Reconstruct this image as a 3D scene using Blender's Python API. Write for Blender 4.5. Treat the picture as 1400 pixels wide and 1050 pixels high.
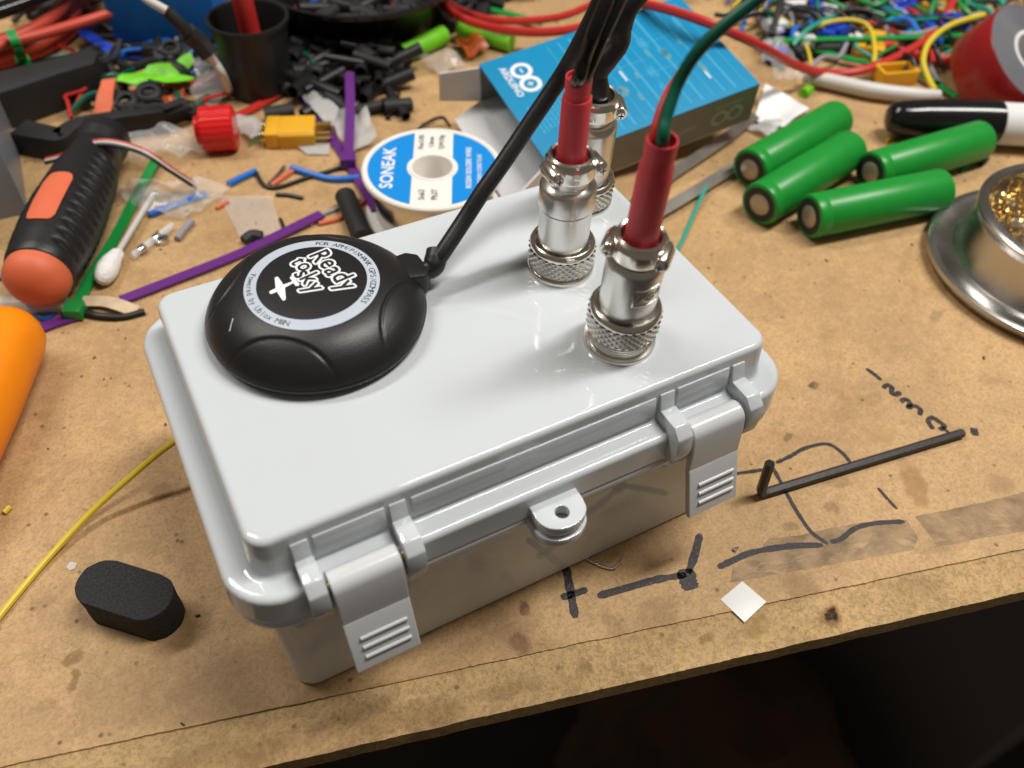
import bpy, bmesh, math, random
from mathutils import Vector, Matrix, Quaternion, noise

# ------------------------------------------------------------------ scene, camera, light
for o in list(bpy.data.objects):
    bpy.data.objects.remove(o, do_unlink=True)
scene = bpy.context.scene
col = scene.collection
MM = 0.001
R = math.radians

cam_data = bpy.data.cameras.new('camera')
cam = bpy.data.objects.new('camera', cam_data)
col.objects.link(cam)
scene.camera = cam
cam_data.sensor_width = 36.0
cam_data.lens = 30.33
cam_data.clip_start = 0.005
cam_data.clip_end = 20.0
cx_ = Vector((0.88394, -0.46677, 0.02783))
cy_ = Vector((0.33129, 0.66716, 0.66719))
cz_ = Vector((-0.32999, -0.58053, 0.74437))
cam.matrix_world = Matrix(((cx_.x, cy_.x, cz_.x, -0.06725),
                           (cx_.y, cy_.y, cz_.y, -0.14739),
                           (cx_.z, cy_.z, cz_.z, 0.22318),
                           (0, 0, 0, 1)))
cam_data.dof.use_dof = True
cam_data.dof.focus_distance = 0.238
cam_data.dof.aperture_fstop = 12.0

scene.view_settings.view_transform = 'Standard'
scene.view_settings.look = 'None'
scene.view_settings.exposure = 0.0
scene.view_settings.gamma = 1.0
scene.render.engine = 'CYCLES'

world = bpy.data.worlds.new('World')
scene.world = world
world.use_nodes = True
bg = world.node_tree.nodes['Background']
bg.inputs['Color'].default_value = (1.0, 0.86, 0.68, 1)
bg.inputs['Strength'].default_value = 0.115

def area_light(name, loc, sx, sy, power, color):    # ceiling panels facing straight down
    d = bpy.data.lights.new(name, 'AREA')
    d.shape = 'RECTANGLE'
    d.size, d.size_y = sx, sy
    d.energy = power
    d.color = color
    o = bpy.data.objects.new(name, d)
    col.objects.link(o)
    o.location = loc
    return o
area_light('ceiling_lamp', (0.66, -0.13, 1.45), 0.95, 0.20, 27, (1.0, 0.96, 0.90))
area_light('ceiling_lamp', (-0.60, 0.72, 1.45), 0.9, 0.20, 16, (1.0, 0.96, 0.90))

# ------------------------------------------------------------------ materials
MATS = {}
def mat(name, color, rough=0.5, metal=0.0, bump=0.0, bscale=900, var=0.0, vscale=120, trans=0.0, alpha=1.0, coat=0.0, sss=0.0, ior=1.46, rvar=0.0):
    m = bpy.data.materials.new(name)
    m.use_nodes = True
    nt = m.node_tree
    b = nt.nodes['Principled BSDF']
    b.inputs['Base Color'].default_value = (*color, 1)
    b.inputs['Roughness'].default_value = rough
    b.inputs['Metallic'].default_value = metal
    b.inputs['IOR'].default_value = ior
    b.inputs['Transmission Weight'].default_value = trans
    b.inputs['Alpha'].default_value = alpha
    b.inputs['Coat Weight'].default_value = coat
    b.inputs['Subsurface Weight'].default_value = sss
    b.inputs['Subsurface Radius'].default_value = (0.003, 0.003, 0.003)
    tc = nt.nodes.new('ShaderNodeTexCoord')
    if bump:
        n = nt.nodes.new('ShaderNodeTexNoise')
        n.inputs['Scale'].default_value = bscale
        n.inputs['Detail'].default_value = 4
        nt.links.new(tc.outputs['Object'], n.inputs['Vector'])
        bp = nt.nodes.new('ShaderNodeBump')
        bp.inputs['Strength'].default_value = bump
        bp.inputs['Distance'].default_value = 0.0006
        nt.links.new(n.outputs['Fac'], bp.inputs['Height'])
        nt.links.new(bp.outputs['Normal'], b.inputs['Normal'])
    if var:
        n = nt.nodes.new('ShaderNodeTexNoise')
        n.inputs['Scale'].default_value = vscale
        n.inputs['Detail'].default_value = 5
        nt.links.new(tc.outputs['Object'], n.inputs['Vector'])
        r = nt.nodes.new('ShaderNodeValToRGB')
        r.color_ramp.elements[0].position = 0.3
        r.color_ramp.elements[1].position = 0.7
        r.color_ramp.elements[0].color = (*[c * (1 - var) for c in color], 1)
        r.color_ramp.elements[1].color = (*[min(1, c * (1 + var)) for c in color], 1)
        nt.links.new(n.outputs['Fac'], r.inputs['Fac'])
        nt.links.new(r.outputs['Color'], b.inputs['Base Color'])
    if rvar:
        n = nt.nodes.new('ShaderNodeTexNoise')
        n.inputs['Scale'].default_value = 60
        n.inputs['Detail'].default_value = 6
        nt.links.new(tc.outputs['Object'], n.inputs['Vector'])
        mr = nt.nodes.new('ShaderNodeMapRange')
        mr.inputs['To Min'].default_value = max(0.02, rough - rvar)
        mr.inputs['To Max'].default_value = rough + rvar
        nt.links.new(n.outputs['Fac'], mr.inputs['Value'])
        nt.links.new(mr.outputs['Result'], b.inputs['Roughness'])
    MATS[name] = m
    return m

mat('enclosure_plastic', (0.565, 0.603, 0.632), 0.05, rvar=0.03, var=0.015, vscale=25, sss=0.06)
mat('latch_plastic', (0.59, 0.605, 0.618), 0.2, rvar=0.05, sss=0.05)
mat('gps_black', (0.011, 0.011, 0.012), 0.39, bump=0.1, bscale=2800, var=0.12)
mat('gps_label', (0.46, 0.52, 0.60), 0.4, bump=0.05, bscale=2000)
mat('black_print', (0.012, 0.012, 0.014), 0.5)
mat('white_print', (0.78, 0.80, 0.83), 0.45)
mat('nickel', (0.78, 0.74, 0.68), 0.2, 1.0, rvar=0.08)
mat('nickel_brushed', (0.74, 0.72, 0.68), 0.3, 1.0, bump=0.06, bscale=1400)
mat('dark_steel', (0.36, 0.34, 0.31), 0.38, 1.0, rvar=0.1)
mat('steel', (0.55, 0.54, 0.52), 0.26, 1.0, rvar=0.12)
mat('brass', (0.70, 0.47, 0.15), 0.22, 1.0)
mat('red_shrink', (0.66, 0.055, 0.075), 0.5, bump=0.1, bscale=500, var=0.08)
mat('black_rubber', (0.012, 0.012, 0.013), 0.42, bump=0.08, bscale=700)
mat('black_gloss', (0.008, 0.008, 0.009), 0.16)
mat('black_matte', (0.016, 0.016, 0.017), 0.6, bump=0.1, bscale=900)
mat('green_wire', (0.0, 0.085, 0.05), 0.35)
mat('red_wire', (0.50, 0.028, 0.025), 0.38)
mat('red_glossy', (0.62, 0.015, 0.015), 0.22)
mat('orange_cable', (0.55, 0.065, 0.035), 0.42)
mat('foam', (0.024, 0.024, 0.025), 0.9, bump=1.0, bscale=1000, var=0.5, vscale=1500)
mat('yellow_wire', (0.68, 0.52, 0.04), 0.42)
mat('teal_wire', (0.02, 0.33, 0.25), 0.42)
mat('blue_wire', (0.01, 0.14, 0.55), 0.4)
mat('dark_blue', (0.01, 0.05, 0.45), 0.38)
mat('grey_wire', (0.28, 0.27, 0.30), 0.45)
mat('white_wire', (0.58, 0.56, 0.53), 0.42)
mat('orange_plastic', (0.66, 0.14, 0.06), 0.55, bump=0.06, bscale=500, var=0.05)
mat('amber_orange', (0.90, 0.26, 0.0), 0.45, var=0.04)
mat('purple_nylon', (0.12, 0.022, 0.19), 0.36)
mat('green_nylon', (0.01, 0.25, 0.05), 0.36)
mat('red_nylon', (0.50, 0.03, 0.02), 0.36)
mat('blue_nylon', (0.01, 0.06, 0.55), 0.36)
mat('xt_yellow', (0.72, 0.38, 0.02), 0.42, bump=0.05)
mat('lime_plastic', (0.18, 0.62, 0.02), 0.42, var=0.1)
mat('battery_green', (0.009, 0.25, 0.03), 0.36, rvar=0.05, var=0.05)
mat('battery_cap', (0.42, 0.36, 0.28), 0.4, 0.6)
mat('spool_white', (0.80, 0.77, 0.72), 0.35, sss=0.05)
mat('spool_blue', (0.005, 0.24, 0.68), 0.4)
mat('paper_white', (0.78, 0.78, 0.78), 0.75, bump=0.15, bscale=300)
mat('card_white', (0.66, 0.66, 0.67), 0.65)
mat('carton_blue', (0.006, 0.24, 0.47), 0.38, var=0.03)
mat('carton_pale', (0.06, 0.36, 0.58), 0.4)
mat('carton_ochre', (0.20, 0.33, 0.28), 0.4)
mat('carton_grey', (0.24, 0.22, 0.19), 0.5)
mat('carton_grey_print', (0.44, 0.42, 0.39), 0.5)
mat('tan_tape', (0.55, 0.42, 0.28), 0.75, var=0.15, vscale=200)
mat('tape_red', (0.30, 0.012, 0.014), 0.28, rvar=0.06)
mat('tape_grey', (0.16, 0.16, 0.18), 0.7, bump=0.3, bscale=700)
mat('blue_box', (0.012, 0.17, 0.58), 0.45, var=0.08, vscale=40)
mat('cotton', (0.80, 0.79, 0.77), 0.95, bump=0.9, bscale=700)
mat('amber_film', (0.50, 0.10, 0.015), 0.3, alpha=0.8)
mat('clear_film', (0.74, 0.74, 0.74), 0.12, alpha=0.17)
mat('frosted_film', (0.60, 0.59, 0.58), 0.4, alpha=0.55)
mat('smoke_plastic', (0.30, 0.33, 0.37), 0.3, alpha=0.7)
mat('clear_plastic', (0.85, 0.87, 0.88), 0.1, alpha=0.4)
mat('sticker', (0.80, 0.80, 0.80), 0.45, bump=0.1, bscale=350)
mat('solder', (0.62, 0.62, 0.63), 0.22, 1.0)
mat('pcb_green', (0.01, 0.14, 0.05), 0.4)
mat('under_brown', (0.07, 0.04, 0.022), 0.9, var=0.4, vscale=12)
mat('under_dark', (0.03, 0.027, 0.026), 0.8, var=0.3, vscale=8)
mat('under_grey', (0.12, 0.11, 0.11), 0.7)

def add_specks(name, dark):
    """a few dust specks and short scuffs on a moulded surface"""
    m = MATS[name]
    nt = m.node_tree
    b = nt.nodes['Principled BSDF']
    src = b.inputs['Base Color'].links[0].from_socket
    tc = nt.nodes.new('ShaderNodeTexCoord')
    v = nt.nodes.new('ShaderNodeTexVoronoi')
    v.inputs['Scale'].default_value = 75
    nt.links.new(tc.outputs['Object'], v.inputs['Vector'])
    sep = nt.nodes.new('ShaderNodeSeparateColor')
    nt.links.new(v.outputs['Color'], sep.inputs['Color'])
    size = nt.nodes.new('ShaderNodeMath'); size.operation = 'MULTIPLY_ADD'
    size.inputs[1].default_value = 0.06; size.inputs[2].default_value = -0.028
    nt.links.new(sep.outputs['Red'], size.inputs[0])
    lt = nt.nodes.new('ShaderNodeMath'); lt.operation = 'LESS_THAN'
    nt.links.new(v.outputs['Distance'], lt.inputs[0]); nt.links.new(size.outputs[0], lt.inputs[1])
    k = nt.nodes.new('ShaderNodeMath'); k.operation = 'MULTIPLY'; k.inputs[1].default_value = 0.55
    nt.links.new(lt.outputs[0], k.inputs[0])
    mx = nt.nodes.new('ShaderNodeMix'); mx.data_type = 'RGBA'
    nt.links.new(k.outputs[0], mx.inputs[0]); nt.links.new(src, mx.inputs[6])
    mx.inputs[7].default_value = (*dark, 1)
    nt.links.new(mx.outputs[2], b.inputs['Base Color'])
add_specks('enclosure_plastic', (0.16, 0.13, 0.10))

# marker ink: worn, with the board showing through
def ink_material():
    m = mat('marker_ink', (0.022, 0.020, 0.026), 0.45)
    nt = m.node_tree
    b = nt.nodes['Principled BSDF']
    tc = nt.nodes.new('ShaderNodeTexCoord')
    n = nt.nodes.new('ShaderNodeTexNoise')
    n.inputs['Scale'].default_value = 1100
    n.inputs['Detail'].default_value = 8
    n.inputs['Roughness'].default_value = 0.7
    nt.links.new(tc.outputs['Object'], n.inputs['Vector'])
    r = nt.nodes.new('ShaderNodeMapRange')
    r.inputs['From Min'].default_value = 0.36
    r.inputs['From Max'].default_value = 0.50
    r.inputs['To Min'].default_value = 0.4
    r.inputs['To Max'].default_value = 0.95
    nt.links.new(n.outputs['Fac'], r.inputs['Value'])
    nt.links.new(r.outputs['Result'], b.inputs['Alpha'])
ink_material()

def copper_material():
    m = mat('copper_tape', (0.37, 0.25, 0.14), 0.42, 0.25, var=0.35, vscale=140, alpha=0.55)
    nt = m.node_tree
    b = nt.nodes['Principled BSDF']
    tc = nt.nodes.new('ShaderNodeTexCoord')
    v = nt.nodes.new('ShaderNodeTexVoronoi')
    v.feature = 'DISTANCE_TO_EDGE'
    v.inputs['Scale'].default_value = 110
    n = nt.nodes.new('ShaderNodeTexNoise')
    n.inputs['Scale'].default_value = 60
    n.inputs['Detail'].default_value = 5
    nt.links.new(tc.outputs['Object'], n.inputs['Vector'])
    mx = nt.nodes.new('ShaderNodeMix')
    mx.data_type = 'VECTOR'
    mx.inputs[0].default_value = 0.04
    nt.links.new(tc.outputs['Object'], mx.inputs[4])
    nt.links.new(n.outputs['Color'], mx.inputs[5])
    nt.links.new(mx.outputs[1], v.inputs['Vector'])
    bp = nt.nodes.new('ShaderNodeBump')
    bp.inputs['Strength'].default_value = 0.25
    bp.inputs['Distance'].default_value = 0.0006
    nt.links.new(v.outputs['Distance'], bp.inputs['Height'])
    nt.links.new(bp.outputs['Normal'], b.inputs['Normal'])
copper_material()

def board_material(name, base, dark, stains, fuzzy):
    """pressed wood-fibre board: mottled tan, short fibres, dark specks and oily stains"""
    m = bpy.data.materials.new(name)
    m.use_nodes = True
    nt = m.node_tree
    L = nt.links.new
    N = nt.nodes.new
    b = nt.nodes['Principled BSDF']
    tc = N('ShaderNodeTexCoord')
    co = tc.outputs['Object']
    def nz(scale, detail=5, rough=0.6, vec=co, dist=0.0):
        n = N('ShaderNodeTexNoise')
        n.inputs['Scale'].default_value = scale
        n.inputs['Detail'].default_value = detail
        n.inputs['Roughness'].default_value = rough
        n.inputs['Distortion'].default_value = dist
        L(vec, n.inputs['Vector'])
        return n
    def ramp(fac, p0, p1, v0=0.0, v1=1.0):
        r = N('ShaderNodeMapRange')
        r.interpolation_type = 'SMOOTHSTEP'
        r.inputs['From Min'].default_value = p0
        r.inputs['From Max'].default_value = p1
        r.inputs['To Min'].default_value = v0
        r.inputs['To Max'].default_value = v1
        L(fac, r.inputs['Value'])
        return r.outputs['Result']
    def math_(op, a, c):
        n = N('ShaderNodeMath')
        n.operation = op
        for k, v in ((0, a), (1, c)):
            if isinstance(v, (int, float)): n.inputs[k].default_value = v
            else: L(v, n.inputs[k])
        return n.outputs[0]
    def mixc(fac, a, c):
        n = N('ShaderNodeMix')
        n.data_type = 'RGBA'
        for k, v in ((0, fac), (6, a), (7, c)):
            if isinstance(v, tuple): n.inputs[k].default_value = (*v, 1)
            elif isinstance(v, (int, float)): n.inputs[k].default_value = v
            else: L(v, n.inputs[k])
        return n.outputs[2]
    big = nz(14, 6, 0.65)
    mid = nz(75, 6, 0.7)
    fine = nz(900, 4, 0.7)
    c = mixc(ramp(big.outputs['Fac'], 0.35, 0.65), tuple(v * 0.86 for v in base), tuple(min(1, v * 1.08) for v in base))
    c = mixc(math_('MULTIPLY', ramp(mid.outputs['Fac'], 0.46, 0.70), 0.5), c, tuple(v * 0.62 for v in base))
    c = mixc(math_('MULTIPLY', ramp(fine.outputs['Fac'], 0.44, 0.62), 0.7 if fuzzy else 0.5), c, tuple(v * 0.55 for v in base))
    # short fibres in two directions
    for ang, sc in ((25, (420, 1500, 1)), (-63, (420, 1700, 1)), (-19, (500, 1500, 1))):
        mp = N('ShaderNodeMapping')
        mp.inputs['Rotation'].default_value = (0, 0, R(ang))
        mp.inputs['Scale'].default_value = sc
        L(co, mp.inputs['Vector'])
        n = nz(1.0, 3, 0.6, mp.outputs['Vector'], 2.2)
        c = mixc(math_('MULTIPLY', ramp(n.outputs['Fac'], 0.60, 0.72), 0.4), c, tuple(v * 0.42 for v in base))
        c = mixc(math_('MULTIPLY', ramp(n.outputs['Fac'], 0.38, 0.27), 0.3), c, tuple(min(1, v * 1.35) for v in base))
    # hair-fine curled fibres
    for sc_, sd_ in ((210, 0.30), (330, 0.62)):
        n = nz(sc_, 2, 0.5, co, 1.5)
        d = math_('ABSOLUTE', math_('SUBTRACT', n.outputs['Fac'], sd_ * 0.25 + 0.36), 0)
        k = math_('MULTIPLY', ramp(d, 0.016, 0.006), ramp(nz(sc_ * 0.45, 2).outputs['Fac'], 0.54, 0.62))
        c = mixc(math_('MULTIPLY', k, 0.5), c, tuple(v * 0.38 for v in base))
    mot = nz(330, 4, 0.65)
    c = mixc(math_('MULTIPLY', ramp(mot.outputs['Fac'], 0.5, 0.68), 0.35), c, tuple(v * 0.6 for v in base))
    c = mixc(math_('MULTIPLY', ramp(mot.outputs['Fac'], 0.46, 0.32), 0.3), c, tuple(min(1, v * 1.25) for v in base))
    # dark specks
    v = N('ShaderNodeTexVoronoi')
    v.inputs['Scale'].default_value = 170
    v.inputs['Randomness'].default_value = 1.0
    L(co, v.inputs['Vector'])
    sp = math_('MULTIPLY', ramp(v.outputs['Distance'], 0.16, 0.05), ramp(nz(40, 2).outputs['Fac'], 0.42, 0.56))
    c = mixc(math_('MULTIPLY', sp, 0.75), c, dark)
    # thin grime film in blotches
    g = nz(26, 8, 0.72, co, 1.2)
    film = ramp(g.outputs['Fac'], 0.50, 0.70)
    c = mixc(math_('MULTIPLY', film, 0.36), c, (base[0] * 0.52, base[1] * 0.44, base[2] * 0.34))
    # stains that can be picked out, some with box shade painted in, ragged outlines
    dn = nz(160, 5, 0.65)
    dvec = N('ShaderNodeVectorMath')
    dvec.operation = 'MULTIPLY_ADD'
    L(dn.outputs['Color'], dvec.inputs[0])
    dvec.inputs[1].default_value = (0.007, 0.007, 0.0)
    L(co, dvec.inputs[2])
    blot = ramp(nz(240, 6, 0.7).outputs['Fac'], 0.30, 0.55, 0.55, 1.0)
    for (x, y, rx, ry, ang, amt, colr) in stains:
        mp = N('ShaderNodeMapping')
        mp.vector_type = 'TEXTURE'
        mp.inputs['Location'].default_value = (x * MM + 0.0035, y * MM + 0.0035, 0)
        mp.inputs['Rotation'].default_value = (0, 0, R(ang))
        mp.inputs['Scale'].default_value = (rx * MM, ry * MM, 1)
        L(dvec.outputs[0], mp.inputs['Vector'])
        ln = N('ShaderNodeVectorMath')
        ln.operation = 'LENGTH'
        sx = N('ShaderNodeVectorMath')
        sx.operation = 'MULTIPLY'
        sx.inputs[1].default_value = (1, 1, 0)
        L(mp.outputs['Vector'], sx.inputs[0])
        L(sx.outputs[0], ln.inputs[0])
        c = mixc(math_('MULTIPLY', math_('MULTIPLY', ramp(ln.outputs['Value'], 1.2, 0.62), amt), blot), c, colr)
    L(c, b.inputs['Base Color'])
    rr = ramp(film, 0.0, 1.0, 0.72 if fuzzy else 0.52, 0.42)
    L(rr, b.inputs['Roughness'])
    b.inputs['Specular IOR Level'].default_value = 0.15 if fuzzy else 0.3
    bp = N('ShaderNodeBump')
    bp.inputs['Strength'].default_value = 0.9 if fuzzy else 0.35
    bp.inputs['Distance'].default_value = 0.0006
    L(fine.outputs['Fac'], bp.inputs['Height'])
    bp2 = N('ShaderNodeBump')
    bp2.inputs['Strength'].default_value = 0.15
    bp2.inputs['Distance'].default_value = 0.002
    L(mid.outputs['Fac'], bp2.inputs['Height'])
    L(bp2.outputs['Normal'], bp.inputs['Normal'])
    L(bp.outputs['Normal'], b.inputs['Normal'])
    MATS[name] = m
    return m

# ------------------------------------------------------------------ mesh helpers (all lengths in mm)
def catmull(pts, n=8):
    pts = [Vector(p) for p in pts]
    if len(pts) < 3: return pts
    q = [pts[0] * 2 - pts[1]] + pts + [pts[-1] * 2 - pts[-2]]
    out = []
    for i in range(1, len(q) - 2):
        a, b, c, d = q[i - 1], q[i], q[i + 1], q[i + 2]
        for k in range(n):
            t = k / n
            out.append(0.5 * ((2 * b) + (c - a) * t + (2 * a - 5 * b + 4 * c - d) * t * t + (3 * b - a - 3 * c + d) * t ** 3))
    out.append(pts[-1])
    return out

def rrect(hw, hd, r, n=6):
    pts = []
    for sx, sy, a0 in ((1, 1, 0), (-1, 1, 90), (-1, -1, 180), (1, -1, 270)):
        for k in range(n + 1):
            a = R(a0 + 90 * k / n)
            pts.append((sx * (hw - r) + r * math.cos(a), sy * (hd - r) + r * math.sin(a)))
    return pts

class MB:
    def __init__(self):
        self.v = []
        self.f = []
    def add(self, verts, faces, M=None):
        o = len(self.v)
        for p in verts:
            p = Vector(p)
            self.v.append(M @ p if M else p)
        self.f += [tuple(i + o for i in fc) for fc in faces]
        return self
    def box(self, c, s, M=None):
        x, y, z = [k / 2 for k in s]
        vs = [(c[0] + i * x, c[1] + j * y, c[2] + k * z) for i in (-1, 1) for j in (-1, 1) for k in (-1, 1)]
        return self.add(vs, [(0, 1, 3, 2), (4, 6, 7, 5), (0, 4, 5, 1), (2, 3, 7, 6), (0, 2, 6, 4), (1, 5, 7, 3)], M)
    def prism(self, poly, z0, z1, M=None):
        n = len(poly)
        vs = [(p[0], p[1], z0) for p in poly] + [(p[0], p[1], z1) for p in poly]
        fs = [tuple(range(n - 1, -1, -1)), tuple(range(n, 2 * n))] + [(i, (i + 1) % n, n + (i + 1) % n, n + i) for i in range(n)]
        return self.add(vs, fs, M)
    def loft(self, loops, M=None, cap0=True, cap1=True):
        n = len(loops[0])
        vs = [p for l in loops for p in l]
        fs = []
        for k in range(len(loops) - 1):
            for i in range(n):
                j = (i + 1) % n
                fs.append((k * n + i, k * n + j, (k + 1) * n + j, (k + 1) * n + i))
        if cap0: fs.append(tuple(range(n - 1, -1, -1)))
        if cap1: fs.append(tuple(range((len(loops) - 1) * n, len(loops) * n)))
        return self.add(vs, fs, M)
    def lathe(self, prof, seg=32, M=None, closed=False):
        # prof: (radius, z) from bottom to top; radius 0 closes the end, closed joins last to first
        rings = [[(r * math.cos(2 * math.pi * i / seg), r * math.sin(2 * math.pi * i / seg), z) for i in range(seg)] for r, z in prof]
        if closed:
            return self.loft(rings + [rings[0]], M, False, False)
        return self.loft(rings, M, prof[0][0] > 0.001, prof[-1][0] > 0.001)
    def tube(self, pts, r, seg=10, M=None, smooth=True, n=8):
        path = catmull(pts, n) if smooth else [Vector(p) for p in pts]
        rs = r if isinstance(r, (list, tuple)) else None
        loops = []
        up = Vector((0, 0, 1))
        t0 = (path[1] - path[0]).normalized()
        if abs(t0.z) > 0.9: up = Vector((1, 0, 0))
        nrm = (up - t0 * up.dot(t0)).normalized()
        for i, p in enumerate(path):
            t = (path[min(i + 1, len(path) - 1)] - path[max(i - 1, 0)]).normalized()
            nrm = (nrm - t * nrm.dot(t)).normalized()
            bi = t.cross(nrm)
            if rs:
                u = i / (len(path) - 1) * (len(rs) - 1)
                k = min(int(u), len(rs) - 2)
                rad = rs[k] + (rs[k + 1] - rs[k]) * (u - k)
            else: rad = r
            loops.append([p + nrm * (rad * math.cos(2 * math.pi * k / seg)) + bi * (rad * math.sin(2 * math.pi * k / seg)) for k in range(seg)])
        return self.loft(loops, M)
    def ribbon(self, pts, w, th, M=None, n=6, up=(0, 0, 1), tw=None):
        path = catmull(pts, n)
        up = Vector(up)
        loops = []
        for i, p in enumerate(path):
            t = (path[min(i + 1, len(path) - 1)] - path[max(i - 1, 0)]).normalized()
            u = (up - t * up.dot(t)).normalized()
            if tw: u = Quaternion(t, R(tw)) @ u
            s = t.cross(u)
            loops.append([p + s * (a * w / 2) + u * (c * th / 2) for a, c in ((-1, -1), (1, -1), (1, 1), (-1, 1))])
        return self.loft(loops, M)
    def sheet(self, poly, th=0.4, amp=1.5, freq=0.08, seed=0, cuts=3):
        # crumpled film or paper cut to the outline poly (x, y, z)
        bm = bmesh.new()
        vs = [bm.verts.new(p) for p in poly]
        f = bm.faces.new(vs)
        bmesh.ops.triangulate(bm, faces=[f])
        for _ in range(cuts):
            bmesh.ops.subdivide_edges(bm, edges=[e for e in bm.edges if e.calc_length() > 3], cuts=1, use_grid_fill=True)
            bmesh.ops.triangulate(bm, faces=bm.faces[:])
        for v in bm.verts:
            q = Vector((v.co.x * freq + seed * 7.1, v.co.y * freq, seed * 3.3))
            v.co.z = max(v.co.z + amp * (abs(noise.noise(q)) * 1.6 + 0.5 * noise.noise(q * 2.7)), 0.15 + th)
        bmesh.ops.solidify(bm, geom=bm.faces[:], thickness=th)
        bm.verts.index_update()
        o = len(self.v)
        self.v += [v.co.copy() for v in bm.verts]
        self.f += [tuple(v.index + o for v in f.verts) for f in bm.faces]
        bm.free()
        return self
    def build(self, name, material, parent=None, bevel=0.0, smooth=38, world=False, bseg=2, origin=None):
        vs = self.v
        if parent is None:
            if origin is None:
                xs = [v.x for v in vs]; ys = [v.y for v in vs]; zs = [v.z for v in vs]
                origin = Vector(((min(xs) + max(xs)) / 2, (min(ys) + max(ys)) / 2, min(zs)))
            off = Vector(origin)
        elif world:
            off = parent.location / MM
        else:
            off = Vector((0, 0, 0))
        me = bpy.data.meshes.new(name)
        me.from_pydata([(v - off) * MM for v in vs], [], self.f)
        bm = bmesh.new()
        bm.from_mesh(me)
        bmesh.ops.remove_doubles(bm, verts=bm.verts, dist=1e-7)
        bmesh.ops.recalc_face_normals(bm, faces=bm.faces)
        if bevel:
            es = [e for e in bm.edges if len(e.link_faces) == 2 and e.calc_face_angle(0) > R(35)]
            bmesh.ops.bevel(bm, geom=es, offset=bevel * MM, segments=bseg, affect='EDGES', profile=0.6, clamp_overlap=True)
        bm.to_mesh(me)
        bm.free()
        if smooth:
            me.polygons.foreach_set('use_smooth', [True] * len(me.polygons))
            me.set_sharp_from_angle(angle=R(smooth))
        me.materials.append(MATS[material] if isinstance(material, str) else material)
        o = bpy.data.objects.new(name, me)
        col.objects.link(o)
        if parent is None:
            o.location = off * MM
        else:
            o.parent = parent
        return o

def tag(o, label, cat, group=None):
    o['label'] = label
    o['category'] = cat
    if group: o['group'] = group
    return o

ORG = {}
def thing(name, label, cat, loc=(0, 0, 0), rotz=0.0, group=None, rot=None):
    o = bpy.data.objects.new(name, None)
    o.empty_display_size = 0.005
    col.objects.link(o)
    o.location = Vector(loc) * MM
    if rot is not None: o.rotation_euler = rot
    else: o.rotation_euler = (0, 0, rotz)
    return tag(o, label, cat, group)

def axis_matrix(a, b):
    """local +Z runs from a to b, origin at a"""
    a, b = Vector(a), Vector(b)
    q = (b - a).to_track_quat('Z', 'Y')
    return Matrix.Translation(a) @ q.to_matrix().to_4x4()

def lying(name, label, cat, a, b, group=None):
    """a thing whose local +Z axis lies from a to b (mm)"""
    a, b = Vector(a), Vector(b)
    return thing(name, label, cat, a, group=group, rot=(b - a).to_track_quat('Z', 'Y').to_euler())

def wire(name, label, cat, pts, r, material, group=None, seg=8, smooth=True):
    return tag(MB().tube(pts, r, seg, smooth=smooth).build(name, material), label, cat, group)

def text_geo(s, size, offset=0.0, align='LEFT', shear=0.0):
    cu = bpy.data.curves.new('lettering', 'FONT')
    cu.body = s
    cu.size = size
    cu.offset = offset
    cu.shear = shear
    cu.align_x = align
    cu.resolution_u = 3
    ob = bpy.data.objects.new('lettering', cu)
    col.objects.link(ob)
    bpy.context.view_layer.update()
    me = bpy.data.meshes.new_from_object(ob.evaluated_get(bpy.context.evaluated_depsgraph_get()))
    vs = [v.co.copy() for v in me.vertices]
    fs = [tuple(p.vertices) for p in me.polygons]
    bpy.data.objects.remove(ob)
    bpy.data.curves.remove(cu)
    bpy.data.meshes.remove(me)
    return vs, fs

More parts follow.
